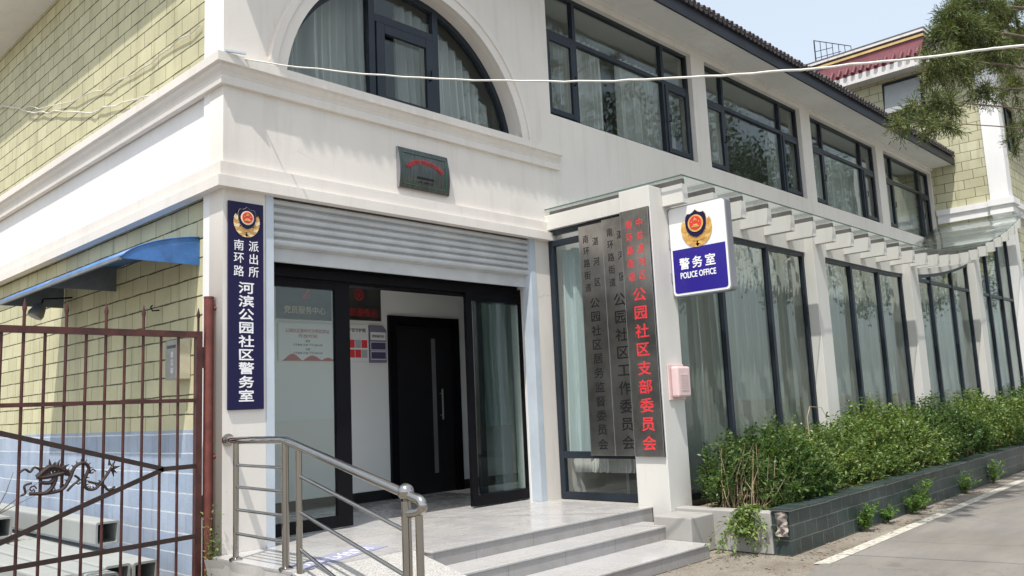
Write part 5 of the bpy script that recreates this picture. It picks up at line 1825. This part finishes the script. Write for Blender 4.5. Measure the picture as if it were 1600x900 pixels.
# ================================================================ trees
def needle_cloud(rg, centers, spread, n, ll, lw):
    P_ = centers[rg.integers(0, len(centers), n)] + rg.normal(0, 1, (n, 3)) * spread
    D_ = unit(rg.normal(0, 0.55, (n, 3)) + np.array([0, 0, -0.6]))
    N_ = unit(np.cross(D_, rg.normal(0, 1, (n, 3))))
    return P_, D_, N_, ll * rg.uniform(0.6, 1.3, n), lw * rg.uniform(0.7, 1.3, n)

T = thing('conifer_tree', (17.2, 1.6, 0), 'olive green conifer reaching drooping feathery branches in from the right', 'tree')
rg = np.random.default_rng(5)
tr = MB()
tr.tube([(17.2, 1.6, 0), (17.25, 1.65, 2.5), (17.15, 1.6, 6.5), (17.2, 1.6, 11.0), (17.2, 1.6, 14)], [0.24, 0.20, 0.16, 0.09, 0.02], 12)
tr.build('trunk', M['bark'], T, smooth=True)
lb_ = MB()
PP, DD, NN, LL, WW = [], [], [], [], []
def spray(p0, p1, n_side, length, r0, dens=15, droop=0.5, reach=0.14):
    """A limb with side twigs, each twig set with feathery shoots."""
    p0, p1 = np.array(p0, float), np.array(p1, float)
    mid = (p0 + p1) / 2 + np.array([0, 0, 0.18])
    def at(t): return (1 - t) ** 2 * p0 + 2 * t * (1 - t) * mid + t * t * p1
    lb_.tube([tuple(at(t)) for t in np.linspace(0, 1, 8)], list(np.linspace(r0, r0 * 0.2, 8)), 6)
    for i in range(n_side):
        t = 1 - reach * rg.uniform(0, 1) ** 1.3
        b = at(t)
        d = unit(rg.normal(0, 1, 3) * [1, 1, 0.7] + unit(p1 - p0) * 0.6)
        L = length * rg.uniform(0.45, 1.0)
        e = b + d * L + np.array([0, 0, -droop * L])
        m2 = (b + e) / 2 + np.array([0, 0, 0.12 * L])
        lb_.tube([tuple(b), tuple(m2), tuple(e)], [r0 * 0.22, r0 * 0.16, 0.003], 4, caps=False)
        n = int(dens * L / 0.1)
        ts = rg.uniform(0.15, 1.0, n)
        pt = ((1 - ts) ** 2)[:, None] * b + (2 * ts * (1 - ts))[:, None] * m2 + (ts ** 2)[:, None] * e
        axis = unit(e - b)
        dd = unit(rg.normal(0, 0.75, (n, 3)) + axis * 0.7 + np.array([0, 0, -0.15]))
        nn = unit(np.cross(dd, rg.normal(0, 1, (n, 3))))
        # shoot = chain of three needles tapering outwards
        for q in range(3):
            sc = (1.0, 0.85, 0.6)[q]
            PP.append(pt + dd * 0.06 * q + rg.normal(0, 0.006, (n, 3))); 
            d3 = unit(dd + rg.normal(0, 0.35, (n, 3)))
            DD.append(d3); NN.append(unit(np.cross(d3, nn)))
            LL.append(0.10 * sc * rg.uniform(0.7, 1.3, n)); WW.append(0.0105 * rg.uniform(0.7, 1.3, n))
limbs = [((10.83, 3.0, 5.75), 18, 0.40, 0.040, 26), ((11.57, 3.0, 6.38), 24, 0.50, 0.045, 28), ((12.85, 3.1, 7.15), 20, 0.55, 0.040, 28),
         ((11.96, 2.9, 6.20), 14, 0.45, 0.035, 28), ((10.06, 3.0, 5.00), 12, 0.34, 0.022, 26), ((9.70, 3.0, 4.66), 9, 0.28, 0.016, 26),
         ((12.15, 2.9, 5.62), 6, 0.30, 0.024, 22), ((14.65, 3.0, 7.55), 18, 0.60, 0.040, 22), ((16.6, 3.1, 7.85), 16, 0.70, 0.040, 20),
         ((14.83, 3.0, 6.32), 6, 0.45, 0.030, 18), ((16.2, 3.1, 6.10), 6, 0.50, 0.030, 18), ((13.2, 2.9, 6.32), 8, 0.36, 0.026, 18)]
for q, ns, ln2, r0, dn in limbs:
    spray((17.1, 1.65, 1.5 + 0.85 * q[2]), q, ns, ln2, r0, dn)
for i in range(14):
    z = 8.0 + 0.42 * i
    a = i * 2.4
    rr = 2.6 * (1 - (z - 7.0) / 8.0) + 0.3
    spray((17.2, 1.6, z), (17.2 + rr * math.cos(a), 1.6 + rr * math.sin(a), z - 0.1), 12, 0.9, 0.04, 8, 0.5, 0.7)
lb_.build('limbs', M['bark'], T, fix=False)
leaf_mesh('foliage', np.concatenate(PP), np.concatenate(DD), np.concatenate(NN), np.concatenate(LL), np.concatenate(WW), M['needle'], T)

def broad_tree(x, y, h, r, seed, label):
    rg = np.random.default_rng(seed)
    T = thing('roadside_tree', (x, y, 0), label, 'tree', 'trees across the road')
    tk = MB().tube([(x, y, 0), (x + 0.1, y, h * 0.35), (x, y + 0.1, h * 0.7), (x, y, h * 0.95)], [0.3, 0.24, 0.14, 0.03], 10)
    nc = 60
    c = rg.normal(0, 1, (nc, 3)); c = unit(c) * rg.uniform(0.3, 1, (nc, 1)) ** 0.5
    c = np.array([x, y, h * 0.66]) + c * [r, r, h * 0.34]
    for q in c[::3]:
        tk.tube([(x, y, h * 0.45), tuple((np.array([x, y, h * 0.5]) + q) / 2), tuple(q)], [0.1, 0.06, 0.02], 5)
    tk.build('trunk', M['bark'], T, smooth=True)
    P_, D_, N_, L_, W_ = needle_cloud(rg, c, np.array([0.55, 0.55, 0.45]), 8000, 0.24, 0.13)
    N_ = unit(N_ + np.array([0, 0, 0.6]))
    leaf_mesh('crown', P_, D_, N_, L_, W_, M['crown'], T)
for i, (x, y, h, r) in enumerate(((25, -8, 15.5, 3.4), (33, -8.5, 17.5, 3.6), (42, -8.5, 19, 4.0), (52, -9, 20, 4.2), (64, -9, 20, 4.4), (77, -9, 21, 4.6))):
    broad_tree(x, y, h, r, 50 + i, 'broad green roadside tree across the road, mirrored in the upstairs windows')

# ================================================================ small frame on the far roof
T = thing('roof_rail', (26.3, 10.3, 12.4), 'thin grey metal frame standing on the far roof edge against the sky', 'railing')
b = MB()
b.tube([(26.3, 10.75, 12.42), (26.3, 10.75, 13.25)], 0.022, 6)
b.build('post', M['frame'], T)
b = MB()
for i in range(1, 7):
    y = 10.75 - 0.9 * i / 6 * 1.3
    b.tube([(26.3, y, 12.42), (26.3, y, 13.25 - 0.10 * i)], 0.012, 5)
b.tube([(26.3, 10.75, 13.24), (26.3, 9.58, 12.65)], 0.016, 5)
b.tube([(26.3, 10.75, 12.85), (26.3, 10.16, 12.80)], 0.012, 5)
b.tube([(26.3, 10.75, 12.62), (26.3, 9.9, 12.58)], 0.012, 5)
b.build('grille', M['frame'], T)
